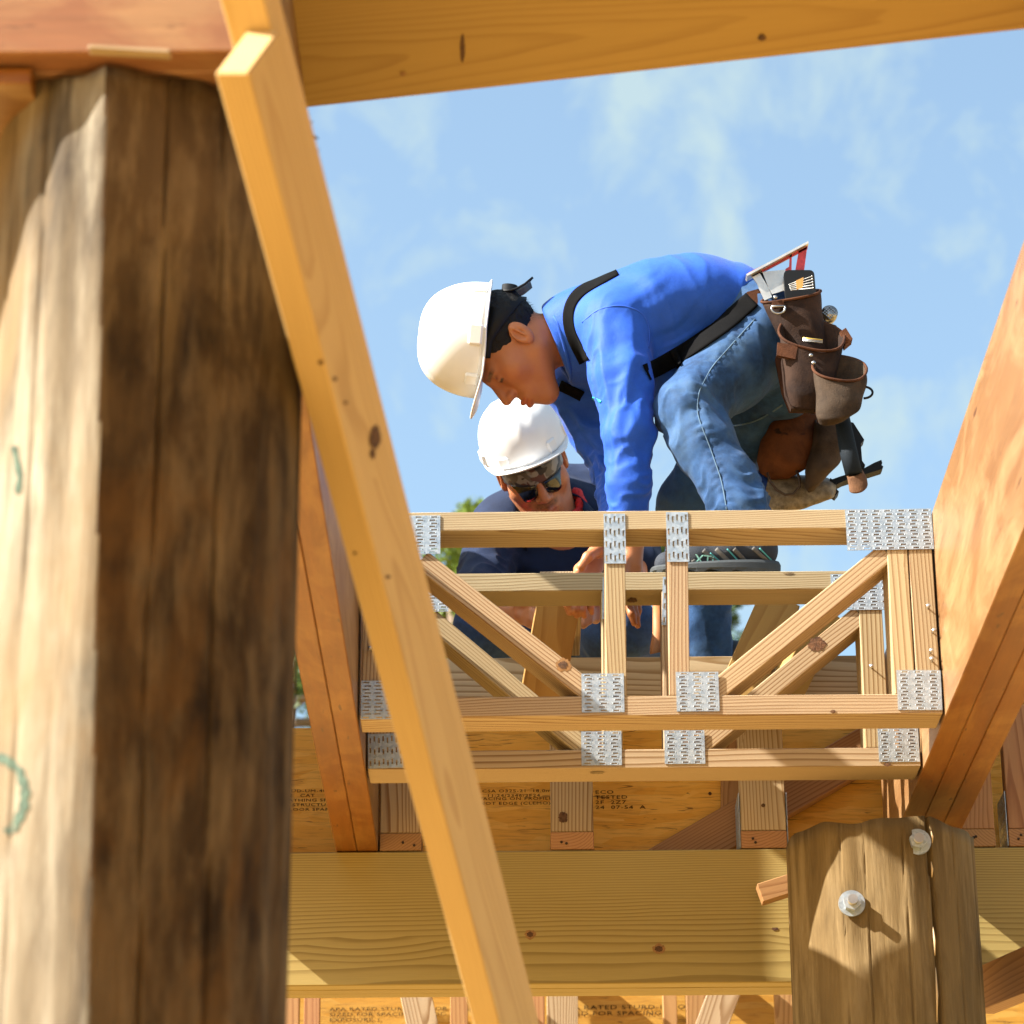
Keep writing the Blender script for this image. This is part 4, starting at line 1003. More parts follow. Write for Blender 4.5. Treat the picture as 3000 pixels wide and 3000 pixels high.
    # the two garments as one surface to lay straps and seams on
    def wbvh(obs):
        vs, fs, n = [], [], 0
        for o in obs:
            off = Vector(t.location) + o.location
            vs += [v.co + off for v in o.data.vertices]; fs += [tuple(i+n for i in p.vertices) for p in o.data.polygons]; n = len(vs)
        return BVHTree.FromPolygons(vs, fs)
    both = wbvh([os_, oj]); jb = wbvh([oj]); sb = wbvh([os_])
    M['thread'] = plain('denim_thread', (.075, .13, .20), .9); M['seamblue'] = plain('blue_seam', (.018, .085, .5), .7)
    solid(put('side_seam', ribbon(jb, [(2212, 935), (2150, 1003), (2085, 1075), (2045, 1150), (2042, 1215), (2080, 1310), (2115, 1410), (2130, 1495)], 3, .0010, 2), M['thread'], oj), .002)
    solid(put('inner_seam', ribbon(jb, [(2148, 1248), (2200, 1240), (2250, 1215), (2292, 1185)], 4.5, .0010, 2), M['thread'], oj), .002)
    solid(put('sleeve_seam', ribbon(sb, [(1705, 945), (1750, 905), (1820, 892), (1885, 915), (1905, 960), (1900, 1020)], 3, .0006, 2), M['seamblue'], os_), .0015)
    # dark wear mark on the chest print, teal
    M['teal'] = plain('teal_print', (.02, .42, .42), .6)
    solid(put('chest_print', ribbon(sb, [(1735, 1166), (1762, 1178)], 8, .0015, 2, 4), M['teal'], os_), .0008)
    # collar
    ring = []
    c0 = cc0; ax = cax; e1 = Vector((0, 1, 0)); e2 = ax.cross(e1)
    for k in range(33):
        a = 2*math.pi*k/32; dd = e1*math.cos(a) + e2*math.sin(a); r = .058
        while r < .067 and shirt(np.array([[*(c0 - ax*.004 + dd*r)]], np.float32))[0] > 0: r += .001
        while r < .11 and shirt(np.array([[*(c0 - ax*.004 + dd*r)]], np.float32))[0] < 0: r += .001
        ring.append(c0 - ax*.004 + dd*(r-.002))
    put('collar', tube(ring, .0045, 8, False), M['blue'], os_)
    # shoe on the near foot
    Yf = T2Y + .046; zs = ZT + .001
    hl, te = U(2285, 1640, Yf).x, U(1905, 1640, Yf).x
    def soleV():
        V = []; F = []; n = 60; rows = [(-.0, 0.94), (.007, 1.0), (.018, 1.02), (.024, .97)]
        for j, (zz, k) in enumerate(rows):
            for i in range(n):
                a = 2*math.pi*i/n; s = .5 + .5*math.cos(a); x = te + (hl-te)*s; w = (.047*(1-s)**.25 if s > .0 else 0)
                wid = (.036 + .010*math.sin(math.pi*(1-s)*.9))*abs(math.sin(a))**.62
                up = .004*s + (.010*(1-s)**4)
                z = zs + (zz*(.55+.65*s) + (up if j else (.008*(1-s)**4)))
                if j == 0 and i % 4 < 2: z += .005
                V.append((x + (k-1)*.12*(s-.5), Yf + math.copysign(wid*k, math.sin(a)), z))
        for j in range(len(rows)-1):
            for i in range(n): F.append((j*n+i, j*n+(i+1) % n, (j+1)*n+(i+1) % n, (j+1)*n+i))
        F.append(tuple(range(n))[::-1]); F.append(tuple((len(rows)-1)*n+i for i in range(n))); return mesh_from(V, F)
    sole_mat = plain('grey_black_sole', (.045, .052, .058), .7, bump=.3, bscale=300)
    shoe = put('shoe', soleV(), sole_mat, t)
    Z = lambda h: zs + h - .010
    ank = tn_[-1]
    up = [(Vector((hl-.042, Yf, Z(.068))), .036), (Vector((hl-.10, Yf, Z(.072))), .040), (Vector((te+.085, Yf, Z(.056))), .036), (Vector((te+.034, Yf, Z(.043))), .026)]
    def upper(P):
        d = chain(P, up, .02); d = smin(d, cone(P, (hl-.045, Yf, Z(.08)), (hl-.052, Yf, Z(.135)), .036, .038), .02); return smax(d, -(P[:, 2]-Z(.022)), .003)
    lo, hi = bbox([p for p, r in up] + [Vector((hl, Yf, Z(.15)))], .06); V, F = surfnet(upper, lo, hi, .0028)
    um = np_mesh(V, F); ub = put('shoe_upper', um, plain('dark_navy_mesh', (.020, .026, .040), .7, bump=.8, bscale=1200), shoe)
    off = Vector(t.location) + shoe.location + ub.location
    hb = BVHTree.FromPolygons([v.co+off for v in um.vertices], [tuple(p.vertices) for p in um.polygons])
    gm = plain('grey_shoe_strap', (.10, .095, .09), .7); M['shoe_teal'] = plain('teal_stitch', (.06, .30, .32), .7)
    for (a, b, w, m) in [((2060, 1612), (2105, 1652), 13, gm), ((2098, 1608), (2140, 1650), 13, gm), ((2150, 1608), (2185, 1645), 12, gm), ((2205, 1605), (2250, 1645), 11, gm), ((2030, 1640), (2042, 1662), 12, gm),
                         ((2080, 1620), (2122, 1655), 4, M['shoe_teal']), ((2130, 1608), (2165, 1645), 4, M['shoe_teal']), ((2225, 1606), (2262, 1644), 4, M['shoe_teal'])]:
        try: solid(put('overlay', ribbon(hb, [a, b], w, .0014, 3, 5), m, shoe), .0016)
        except Exception as ex: print('overlay', ex)
    h, nn, d = camhit(hb, 2052, 1638)
    if h:
        cu = bpy.data.curves.new('logo', 'FONT'); cu.body = 'XTi'; cu.size = .026; cu.extrude = .0006
        ob = bpy.data.objects.new('tmp', cu); COL.objects.link(ob); me = bpy.data.meshes.new_from_object(ob.evaluated_get(bpy.context.evaluated_depsgraph_get())); bpy.data.objects.remove(ob); me.materials.clear()
        nn = nn if nn.dot(d) < 0 else -nn; x = Vector((1, 0, -.12)); x = (x - nn*x.dot(nn)).normalized(); y = nn.cross(x); mm = Matrix((x, y, nn)).transposed().to_4x4(); mm.translation = h + nn*.002 - x*.012 - y*.009
        link('shoe_lettering', me, plain('mint_print', (.35, .75, .68), .6), shoe, mm)
    # far shoe, behind the ribbon board
    p = U(2072, 1990, 6.27); V, F = surfnet(lambda P: smax(chain(P, [((p.x+.06, 6.27, zr+.06), .04), ((p.x-.02, 6.27, zr+.05), .04), ((p.x-.14, 6.27, zr+.035), .03)], .02), -(P[:, 2]-zr-.002), .003), (p.x-.22, 6.2, zr-.01), (p.x+.14, 6.34, zr+.13), .004)
    put('shoe', np_mesh(V, F), sole_mat, t)
    # the hat
    hf = Frame(U(1434, 1000, 5.865), EX*-.10 - EU*.96 + EV*.24, EX*-.99 + EU*.12, 1.0)
    hard_hat(hf, 'white hard hat on the bending worker in blue, visor pointing down', a=.124, b=.106, hgt=.134, visor=.042)
    return t, both, jb, sb
P1 = worker1()
# ------------------------------------------------------------------ tool belt of the worker in blue
def loftbag(rings, n=40, sup=2.4, close=True, amp=.0032):
    """rings: (centre, half-width vector, half-depth vector)"""
    V = []; F = []; K = 5; rr = []
    for (c0, w0, d0), (c1, w1, d1) in zip(rings[:-1], rings[1:]):
        rr += [(c0.lerp(c1, k/K), w0.lerp(w1, k/K), d0.lerp(d1, k/K)) for k in range(K)]
    rings = rr + [rings[-1]]
    for c, w, d in rings:
        for i in range(n):
            a = 2*math.pi*i/n; ca, sa = math.cos(a), math.sin(a)
            V.append(c + w*math.copysign(abs(ca)**(2/sup), ca) + d*math.copysign(abs(sa)**(2/sup), sa))
    for j in range(len(rings)-1):
        for i in range(n): F.append((j*n+i, j*n+(i+1) % n, (j+1)*n+(i+1) % n, (j+1)*n+i))
    if close: F.append(tuple((len(rings)-1)*n+i for i in range(n)))
    A = np.array([[*v] for v in V]); c = A.mean(0); out = A - c; out /= np.linalg.norm(out, axis=1)[:, None]
    A = A + out*(amp*(vnoise(A*22, 61) + .5*vnoise(A*60, 62) + .8*vnoise(A*np.array([12, 12, 34]), 63)))[:, None]
    return mesh_from(A.tolist(), F, True)
def ring(px, py, Y, wx, wy, dx, dy, dY, ):
    """half-width vector given in pixels in the picture plane; half-depth vector = towards the camera by dY with a pixel drift"""
    c = U(px, py, Y); w = U(px+wx, py+wy, Y) - c; d = U(px+dx, py+dy, Y - dY) - c
    return (c, w, d)
def pouch(parent, name, rings, mat, th=.0045, trim=None):
    o = put(name, loftbag(rings), mat, parent); solid(o, th, -1)
    b = o.modifiers.new('sub', 'SUBSURF'); b.levels = b.render_levels = 1
    if trim:
        c, w, d = rings[0]; n = 48
        pts = [c + w*math.copysign(abs(math.cos(2*math.pi*i/n))**.83, math.cos(2*math.pi*i/n)) + d*math.copysign(abs(math.sin(2*math.pi*i/n))**.83, math.sin(2*math.pi*i/n)) for i in range(n+1)]
        put('rim_trim', tube(pts, .0030, 8, False), trim, o)
    return o
def toolbelt():
    t0, both, jb, sb = P1
    c = U(2300, 960, 5.75)
    t = thing('tool_belt', c, 'black belt and braces with brown leather tool pouches on the worker in blue', 'tool belt')
    solid(put('waist_belt', ribbon(both, [(1893, 1092), (1960, 1058), (2050, 1000), (2130, 945), (2205, 878)], 50, .0035, 8), M['black'], t), .0025)
    solid(put('belt_loop', ribbon(both, [(1968, 1026), (1990, 1075)], 22, .008, 3), M['black'], t), .003)
    solid(put('shoulder_strap', ribbon(sb, [(1806, 792), (1745, 826), (1700, 852), (1672, 885), (1662, 930), (1672, 980), (1700, 1035), (1712, 1060)], 31, .0022, 6), M['black'], t), .0014)
    solid(put('chest_strap', ribbon(sb, [(1642, 1128), (1672, 1142), (1706, 1160)], 30, .0035, 4), M['black'], t), .003)
    Y = 5.715
    # leather backing hanging on the hip
    poly = [(2188, 855), (2222, 846), (2262, 905), (2300, 985), (2390, 1040), (2402, 1208), (2312, 1206), (2290, 1150), (2272, 1060), (2248, 960), (2222, 905)]
    put('backing', prism([U(x, y, Y+.022) for x, y in poly], (0, .007, 0)), M['leather_tan'], t)
    pouch(t, 'upper_pouch', [ring(2318, 868, Y, 86, -14, -8, 10, .045), ring(2336, 930, Y, 76, -10, -6, 14, .045), ring(2362, 1010, Y, 62, -8, -4, 14, .042), ring(2376, 1060, Y, 52, -6, 0, 10, .036)], M['leather'], trim=M['leather_tan'])
    pouch(t, 'middle_pouch', [ring(2378, 980, Y-.045, 94, 22, -16, 40, .040), ring(2378, 1050, Y-.045, 84, 12, -8, 34, .040), ring(2372, 1130, Y-.04, 70, 6, -4, 26, .036), ring(2362, 1195, Y-.03, 52, 4, 0, 12, .025)], M['leather'], trim=M['leather_tan'])
    pouch(t, 'outer_pouch', [ring(2460, 1078, Y-.075, 77, 14, -14, 34, .045), ring(2461, 1140, Y-.078, 74, 4, -8, 36, .048), ring(2458, 1195, Y-.078, 66, -8, -6, 30, .044), ring(2448, 1228, Y-.07, 44, -10, -4, 16, .03)], M['leather_grey'], trim=M['leather_tan'])
    # flat sleeve pocket with a rivet, loop, D ring
    poly = [(2290, 1050), (2300, 1030), (2372, 1050), (2384, 1075), (2388, 1200), (2318, 1196), (2300, 1150)]
    put('sleeve_pocket', prism([U(x, y, Y-.048) for x, y in poly], (0, .02, 0)), M['leather'], t)
    put('tool_loop', prism([U(x, y, Y-.085) for x, y in [(2278, 1003), (2338, 1012), (2330, 1052), (2276, 1040)]], (0, .010, 0)), M['leather_tan'], t)
    put('tool_loop', prism([U(x, y, Y-.03) for x, y in [(2460, 972), (2478, 960), (2498, 992), (2476, 1010)]], (0, .03, 0)), M['leather_tan'], t)
    dr = [U(2280 + 20*math.cos(a), 902 + 17*math.sin(a), Y-.062) for a in np.linspace(-.3, math.pi+.3, 18)] + [U(2299, 897, Y-.062)]
    put('d_ring', tube(dr, .0022, 8), M['steel'], t)
    put('ring_tab', prism([U(x, y, Y-.058) for x, y in [(2262, 885), (2296, 877), (2298, 893), (2266, 900)]], (0, .012, 0)), M['leather_tan'], t)
    for (x, y, dY) in [(2272, 870, .062), (2376, 1040, .092), (2384, 1062, .105), (2350, 1160, .05)]:
        p = U(x, y, Y-dY); put('rivet', tube([p + Vector((0, .006, 0)), p, p + Vector((0, -.0015, 0))], [.0042, .0042, .002], 10), M['steel'], t)
    lp = [U(2530 + 22*math.sin(a)*1.2, 1150 - 17*math.cos(a), Y-.07) for a in np.linspace(.0, math.pi, 14)]
    put('wire_hook', tube(lp, .0025, 8), M['blackplastic'], t)
    # pouches on the far hip hanging below
    Yf = 6.02
    pouch(t, 'far_pouch', [ring(2352, 1195, Yf, 62, 10, -6, 14, .05), ring(2335, 1255, Yf-.01, 74, 32, -4, 18, .055), ring(2300, 1325, Yf-.01, 74, 38, -2, 16, .055), ring(2262, 1375, Yf, 46, 24, 0, 10, .04), ring(2245, 1395, Yf, 22, 10, 0, 4, .02)], M['leather_spot'])
    pouch(t, 'far_outer_pouch', [ring(2432, 1225, Yf-.05, 46, -4, 0, 10, .035), ring(2428, 1300, Yf-.05, 48, 0, 0, 14, .045), ring(2412, 1365, Yf-.05, 52, -14, 0, 14, .045), ring(2388, 1415, Yf-.05, 30, -16, 0, 8, .03), ring(2376, 1442, Yf-.05, 8, -4, 0, 3, .01)], M['leather_grey'])
    # things in the pouches
    red = plain('worn_red_paint', (.42, .035, .045), .45, spec=.5, var=.35, scale=60); alu = plain('worn_aluminium', (.62, .60, .57), .4, .7)
    q = thing('rafter_square', U(2300, 850, Y), 'red triangular rafter square sticking out of the top pouch', 'square')
    ys = Y + .005
    def bar(pts, m, n='bar'): return put(n, prism([U(x, y, ys) for x, y in pts], (0, .004, 0)), m, q)
    bar([(2192, 799), (2366, 709), (2366, 728), (2205, 811)], red, 'hypotenuse'); bar([(2340, 735), (2365, 722.5), (2356, 792), (2349, 830), (2324, 826)], red, 'edge'); bar([(2201, 808.5), (2232, 793), (2262, 870), (2240, 880), (2218, 830)], alu, 'edge')
    bar([(2226, 800), (2238, 796), (2300, 790), (2300, 850), (2262, 862), (2244, 830)], alu, 'rib'); bar([(2301, 788), (2312, 781), (2314, 742), (2320, 738), (2319, 795), (2322, 850), (2301, 850)], red, 'rib')
    put('flange', prism([U(x, y, ys-.012) for x, y in [(2186, 803), (2368, 706), (2369, 712), (2190, 808)]], (0, .028, 0)), alu, q)
    ph = thing('black_case', U(2340, 820, Y-.03), 'black flat case standing in the top pouch', 'case')
    rp = []
    for (cx, cy, a0) in [(2310, 805, math.pi), (2372, 805, 1.5*math.pi), (2380, 900, 0), (2318, 900, .5*math.pi)]:
        rp += [U(cx + 14*math.cos(a0+k*.39), cy + 14*math.sin(a0+k*.39), Y-.018) for k in range(5)]
    put('cover', prism(rp, (0, .012, 0)), M['blackplastic'], ph)
    ns = thing('nail_strip', U(2345, 835, Y-.05), 'collated strip of bright nails at the rim of the top pouch', 'nails')
    for k in range(5):
        a, b = U(2310 + k*1.5, 832 + k*4 + 2, Y-.042), U(2378 + k*.8, 810 + k*8.5, Y-.042)
        put('nail', tube([a, a.lerp(b, .04), b, b + (b-a)*.001, b + (b-a)*.025], [.0004, .0012, .0012, .0028, .0028], 7), M['nail'], ns)
    put('paper_tape', prism([U(x, y, Y-.0445) for x, y in [(2332, 822), (2354, 812), (2352, 842), (2334, 848)]], (0, .001, 0)), plain('tan_tape', (.42, .22, .06), .8), ns)
    n2 = thing('nail_strip', U(2380, 995, Y-.07), 'nail strip lying in the middle pouch', 'nails')
    for k in range(3):
        a, b = U(2352, 990+k*4, Y-.06), U(2410, 996+k*4, Y-.06); put('nail', tube([a, b], .0016, 6), plain('brass_nail', (.6, .42, .1), .4, .7) if k == 0 else M['nail'], n2)
    # hammer through the loop
    hm = thing('hammer', U(2480, 1300, Y+.01), 'hammer with a dark rubber grip hanging behind the pouches', 'hammer')
    put('handle', tube([U(2436, 960, Y+.06), U(2455, 1150, Y+.03), U(2470, 1240, Y), U(2485, 1320, Y-.01), U(2502, 1392, Y-.015)], [.012, .0125, .0165, .0185, .0175], 18), M['rubber'], hm)
    bt = thing('x', (0, 0, 0), None, None); bpy.data.objects.remove(bt)
    end = loftbag([ring(2502, 1385, Y-.015, 24, -6, -4, 9, .012), ring(2512, 1410, Y-.017, 27, -4, -5, 14, .014), ring(2515, 1425, Y-.018, 26, -2, -6, 18, .014)], 28, 2.2)
    o = put('grip_end', end, plain('worn_orange_leather', (.11, .045, .015), .85, var=.3, scale=40, bump=.6, bscale=300), hm); solid(o, .004, -1)
    hc = U(2428, 928, Y+.06)
    put('head', tube([hc + Vector((.0, .05, .0)), hc + Vector((0, .012, 0)), hc + Vector((0, -.002, 0)), hc + Vector((0, -.020, 0))], [.012, .013, .017, .0175], 20), M['steel'], hm)
    for k in range(-4, 5):
        for j in range(-4, 5):
            if k*k + j*j > 17: continue
            p = hc + Vector((k*.0034, -.0205, j*.0034))
            if (k + j) % 2 == 0: put('waffle_point', box_mesh(.0024, .0016, .0024, 0), M['steel'], hm).location = (p - Vector(hm.location))
    # nail gun hanging on the far side
    g = thing('nail_gun', U(2330, 1440, 6.0), 'beige nail gun with black nose hanging below the pouches', 'nail gun')
    Yg = 6.04
    beige = plain('scuffed_beige_metal', (.21, .17, .115), .6, .3, var=.5, scale=70, bump=.3)
    A, B = U(2235, 1455, Yg), U(2470, 1425, Yg)
    put('body', loftbag([ring(2238, 1448, Yg, -12, 30, 22, 60, .05)] + [ring(2238 + (2430-2238)*s, 1452 - 22*s, Yg, 3, 62 - 12*s - 22*s*s, 4, 10, .055 - .018*s) for s in (0, .1, .35, .6, .8, 1.0)] + [ring(2448, 1428, Yg, 2, 18, 0, 6, .02)], 32, 3), beige, g)
    bl = loftbag([ring(2205, 1440, Yg, -2, 62, 3, 8, .045), ring(2230, 1448, Yg, -3, 66, 3, 8, .052), ring(2240, 1450, Yg, -3, 60, 3, 8, .05)], 28, 3)
    o = put('end_cap', bl, plain('blue_plastic', (.012, .045, .22), .45), g); solid(o, .003, -1)
    put('magazine', prism([U(x, y, Yg-.015) for x, y in [(2400, 1418), (2460, 1396), (2520, 1378), (2560, 1356), (2582, 1347), (2585, 1356), (2582, 1362), (2588, 1366), (2584, 1374), (2540, 1388), (2470, 1410), (2420, 1436)]], (0, .03, 0)), M['blackplastic'], g)
    put('nose', prism([U(x, y, Yg-.02) for x, y in [(2490, 1236), (2500, 1238), (2532, 1288), (2522, 1300), (2526, 1350), (2535, 1362), (2515, 1372), (2500, 1330)]], (0, .03, 0)), M['blackplastic'], g)
    put('bumper', prism([U(x, y, Yg-.02) for x, y in [(2432, 1400), (2452, 1412), (2444, 1424), (2458, 1440), (2448, 1452), (2430, 1440)]], (0, .03, 0)), M['blackplastic'], g)
    hs = [U(x, y, Yg-.065) for x, y in [(2330, 1370), (2342, 1400), (2343, 1425), (2325, 1447), (2300, 1450), (2275, 1435), (2256, 1410), (2248, 1385)]]
    put('hose', tube(hs, .003, 8), plain('brown_hose', (.05, .03, .02), .5), g)
toolbelt()

# ================================================================== kneeling worker in navy
def worker2():
    base = U(1620, 1900, 6.75)
    t = thing('person', (base.x, 6.75, zr), 'worker in a navy polo shirt and sunglasses crouching behind the trusses', 'person')
    fr = Frame(U(1562, 1378, 6.70), EV*.105 + EX*.020 - EU*.046, EU*.937 - EX*.35, 1.0)
    SK = (.41, .165, .078)
    nb = U(1640, 1560, 6.78)
    def fing(pts): return [U(x, y, Y) for x, y, Y in pts]
    # image-left hand on the leaning board
    wl = U(1480, 1790, 6.30); pl = U(1530, 1800, 6.22)
    fl = [fing([(1560, 1790, 6.19), (1580, 1800, 6.17), (1590, 1815, 6.18), (1590, 1828, 6.19)]), fing([(1562, 1802, 6.19), (1582, 1814, 6.17), (1590, 1828, 6.18), (1588, 1840, 6.19)]), fing([(1560, 1814, 6.19), (1578, 1828, 6.175), (1585, 1842, 6.18), (1580, 1852, 6.19)]), fing([(1555, 1826, 6.2), (1570, 1838, 6.19), (1574, 1850, 6.19), (1570, 1858, 6.2)])]
    L1 = hand_prims((wl, .026), .03, pl, None, fl, fing([(1520, 1775, 6.21), (1545, 1765, 6.19), (1565, 1770, 6.18)]))
    wr = U(1800, 1745, 6.35); pr = U(1770, 1775, 6.28)
    f2 = [fing([(1745, 1780 + k*11, 6.25), (1725, 1786 + k*11, 6.22), (1712, 1796 + k*11, 6.215), (1708, 1806 + k*10, 6.225)]) for k in range(4)]
    L2 = hand_prims((wr, .026), .03, pr, None, f2, fing([(1765, 1755, 6.25), (1745, 1752, 6.22), (1728, 1760, 6.21)]))
    ch = U(1620, 1600, 6.90); core = [(nb, .055), (ch, .07), (U(1625, 1700, 6.92), .07)]
    arms = [[(ch, .05), (U(1480, 1565, 6.86), .035), (U(1427, 1655, 6.73), .032), (U(1406, 1732, 6.57), .032), (wl, .026)], [(ch, .05), (U(1770, 1480, 6.92), .035), (U(1836, 1560, 6.82), .032), (U(1870, 1655, 6.63), .032), (wr, .026)]]
    put('body', body_mesh(fr, (nb, .066), core, arms, [L1, L2], SK, .75, .0027), M['skin'], t)
    def hairf(P):
        q = fr.loc(P); d = ell(q, (0, -.014, .050), (.080, .102, .090)); d = smax(d, q[:, 1]*.9 - .02, .004); d = smax(d, -(q[:, 2] + .03), .006); return (d + .001*vnoise(q*200, 3))*fr.s
    lo, hi = bbox([fr.w(x, y, z) for x in (-.1, .1) for y in (-.13, .12) for z in (-.09, .15)], .01); V, F = surfnet(hairf, lo, hi, .0035); put('hair', np_mesh(V, F), M['hair'], t)
    Yc = 6.88
    tor = [(U(1625, 1520, 6.84), .105), (U(1620, 1640, 6.88), .125), (U(1630, 1780, 6.98), .130), (U(1640, 1880, 7.05), .130)]
    la = [(U(1475, 1560, 6.84), .078), (U(1425, 1655, 6.72), .062), (U(1405, 1735, 6.56), .056)]
    ra = [(U(1775, 1455, 6.90), .080), (U(1838, 1560, 6.80), .064), (U(1872, 1655, 6.62), .055)]
    def shirt(P):
        d = chain(P, tor, .05, (EX, 1.30)); d = smin(d, chain(P, [(U(1500, 1535, 6.84), .072), (U(1640, 1460, 6.92), .080), (U(1760, 1450, 6.92), .076)], .03), .05)
        d = smin(d, chain(P, la, .02), .04); d = smin(d, chain(P, ra, .02), .04)
        d = smax(d, -cone(P, fr.w(0, -.02, -.02), nb, .060, .062), .006); return smax(d, -cone(P, fr.w(0, .03, -.02), fr.w(0, .03, -.16), .075, .06), .01)
    lo, hi = bbox([p for p, r in tor+la+ra], .17); V, F = surfnet(shirt, lo, hi, .0052); N = normals(V, F); la_ = [p for p, r in la]; ra_ = [p for p, r in ra]
    V = folds(V, N, la_[0], la_[2], .006, 20, .6, .6, .8, 3, .12); V = folds(V, N, ra_[0], ra_[2], .006, 20, .6, .6, .8, 4, .12); V = folds(V, N, tor[0][0], tor[3][0], .010, 10, .6, .6, 1.2, 6, .25)
    V = V + N*(.004*vnoise(V*13, 51))[:, None]; os_ = put('polo_shirt', np_mesh(V, F), M['navy'], t)
    # polo collar: two folded flaps
    for s in (-1, 1):
        pts = []
        for k in range(9):
            a = k/8*2.5; p = nb.lerp(fr.o, .42) + (fr.r*-s*math.sin(a*.72+.25)*.082 + fr.f*(-.055 + .125*k/8)) - fr.u*(.012 + .010*k/8); pts.append(p)
        V = []; F = []
        for k, p in enumerate(pts):
            out = (p - nb.lerp(fr.o, .42)); out -= fr.u*out.dot(fr.u); out.normalize(); V += [p + fr.u*.020, p + out*.008 + fr.u*.004, p + out*.020 - fr.u*.026]
        for k in range(8):
            for j in range(2): F.append((k*3+j, k*3+j+1, k*3+j+4, k*3+j+3))
        solid(put('collar_flap', mesh_from(V, F, True), M['navy'], os_), .004)
    # jeans
    lt = [(U(1560, 1870, 7.03), .105), (U(1425, 1850, 6.52), .072), (U(1440, 2010, 6.66), .062)]
    rt = [(U(1710, 1870, 7.03), .105), (U(1815, 1845, 6.50), .082), (U(1800, 2010, 6.66), .064)]
    def jn(P):
        d = cone(P, U(1580, 1870, 7.05), U(1690, 1870, 7.05), .115, .115); d = smin(d, chain(P, lt, .03), .03); return smin(d, chain(P, rt, .03), .03)
    lo, hi = bbox([p for p, r in lt+rt], .14); V, F = surfnet(jn, lo, hi, .006); N = normals(V, F)
    V = folds(V, N, lt[0][0], lt[1][0], .006, 16, .7, .5, .8, 7, .14); V = folds(V, N, rt[0][0], rt[1][0], .006, 16, .7, .5, .8, 8, .14); put('jeans', np_mesh(V, F), M['jeans_dk'], t)
    for s, kn in ((-1, lt[2][0]), (1, rt[2][0])):
        V, F = surfnet(lambda P: smax(chain(P, [((kn.x, 6.86, zr+.05), .042), ((kn.x, 6.72, zr+.042), .036)], .02), -(P[:, 2]-zr-.002), .004), (kn.x-.08, 6.62, zr-.01), (kn.x+.08, 6.96, zr+.12), .006)
        put('boot', np_mesh(V, F), M['blackplastic'], t)
    # red bandana at the neck
    redm = plain('red_bandana', (.50, .018, .018), .8, var=.4, scale=120)
    pts = [nb.lerp(fr.o, .38) + (fr.r*math.sin(a)*.078 + fr.f*math.cos(a)*.078) - fr.u*(.004 + .01*math.cos(a)) for a in np.linspace(-2.2, 2.2, 26)]
    put('bandana', tube(pts, [.006] + [.013 + .003*math.sin(k*1.9) for k in range(24)] + [.006], 10), redm, t)
    # sunglasses: one wrap-round camouflage piece with two dark lenses below
    n = NT('camouflage'); p = n.obj(); v = n.noise(p, 30, 1, .3, .6); v2 = n.noise(p, 22, 1, .3, .8)
    c = n.mix(n.ramp(v, (.48, 0.0), (.50, 1.0)), (.11, .10, .085), (.23, .22, .20)); c = n.mix(n.ramp(v2, (.56, 0.0), (.58, 1.0)), c, (.10, .045, .035)); c = n.mix(n.ramp(n.noise(p, 36, 1, .3, .5), (.60, 0.0), (.62, 1.0)), c, (.03, .028, .028)); camo = n.fin(c, .5, .3)
    gl = thing('sunglasses', fr.w(0, .1, .01), 'camouflage wrap round sunglasses on the crouching worker in navy', 'sunglasses')
    def wrap(z0, z1, g0, g1, bulge, th, mat, name, cut=0):
        V = []; F = []; m = 36
        for i in range(m+1):
            g = g0 + (g1-g0)*i/m; x = .077*math.sin(g); y = -.005 + .104*math.cos(g) + bulge; k = math.cos(g)
            for j in range(6):
                z = z0 + (z1-z0)*j/5; zz = z + cut*(abs(math.sin((g-g0)/(g1-g0)*math.pi))-.6)*(1 - j/5)
                V.append(fr.w(x, y + (.004*math.sin(j/5*math.pi)), zz))
        for i in range(m):
            for j in range(5): F.append((i*6+j, (i+1)*6+j, (i+1)*6+j+1, i*6+j+1))
        o = put(name, mesh_from(V, F, True), mat, gl); solid(o, th); return o
    wrap(.012, .058, -1.32, 1.32, .006, .003, camo, 'frame')
    lens = plain('dark_lens', (.006, .006, .007), .06, spec=.7, var=0)
    wrap(-.020, .018, -.95, -.13, .009, .002, lens, 'lens', -.014); wrap(-.020, .018, .13, .95, .009, .002, lens, 'lens', -.014)
    hf = Frame(fr.w(0, -.006, .052), fr.f*.99 + fr.u*.10, fr.u - fr.f*.1, 1.0)
    hh = hard_hat(hf, 'white hard hat on the crouching worker in navy', a=.120, b=.102, hgt=.122, visor=.044, susp=False)
    sh = [c for c in hh.children if c.name.startswith('shell')][0]; mw = Matrix.Translation(hh.location) @ Matrix.LocRotScale(sh.location, sh.rotation_euler, sh.scale)
    hb = BVHTree.FromPolygons([mw @ v.co for v in sh.data.vertices], [tuple(p.vertices) for p in sh.data.polygons])
    solid(put('sticker', ribbon(hb, [(1506, 1248), (1530, 1318)], 74, .0006, 8, 6), plain('pale_grey_sticker', (.50, .50, .50), .6), hh), .0006)
worker2()

# ------------------------------------------------------------------ boards the workers are fitting, and the loose ones behind
setp(board('timber_block', U(1645, 1676, 5.79)+Vector((0, 0, -.013)), U(1645, 1676, 5.79)+Vector((0, .42, -.02)), (1, 0, 0), .0889, .030, M['pine']), 'pale board end lying on the farther truss under the worker\'s hand', 'board')
setp(board('leaning_board', U(1640, 1745, 5.80), U(1580, 2080, 5.92), (1, 0, 0), .0889, .036, M['plank']), 'amber board standing on end below the gripping hand', 'board')
setp(board('leaning_board', U(2285, 1760, 6.02), U(2155, 2060, 6.02), (1, 0, 0), .0889, .036, M['plank']), 'knotty amber board leaning behind the right hand diagonals', 'board')
setp(board('leaning_board', U(2420, 1790, 6.0), U(2270, 2090, 6.0), (.8, .5, 0), .07, .036, M['plank']), 'shaded amber board leaning just right of the knotty one', 'board')
lev = plain('orange_brown_leather', (.34, .13, .04), .6)
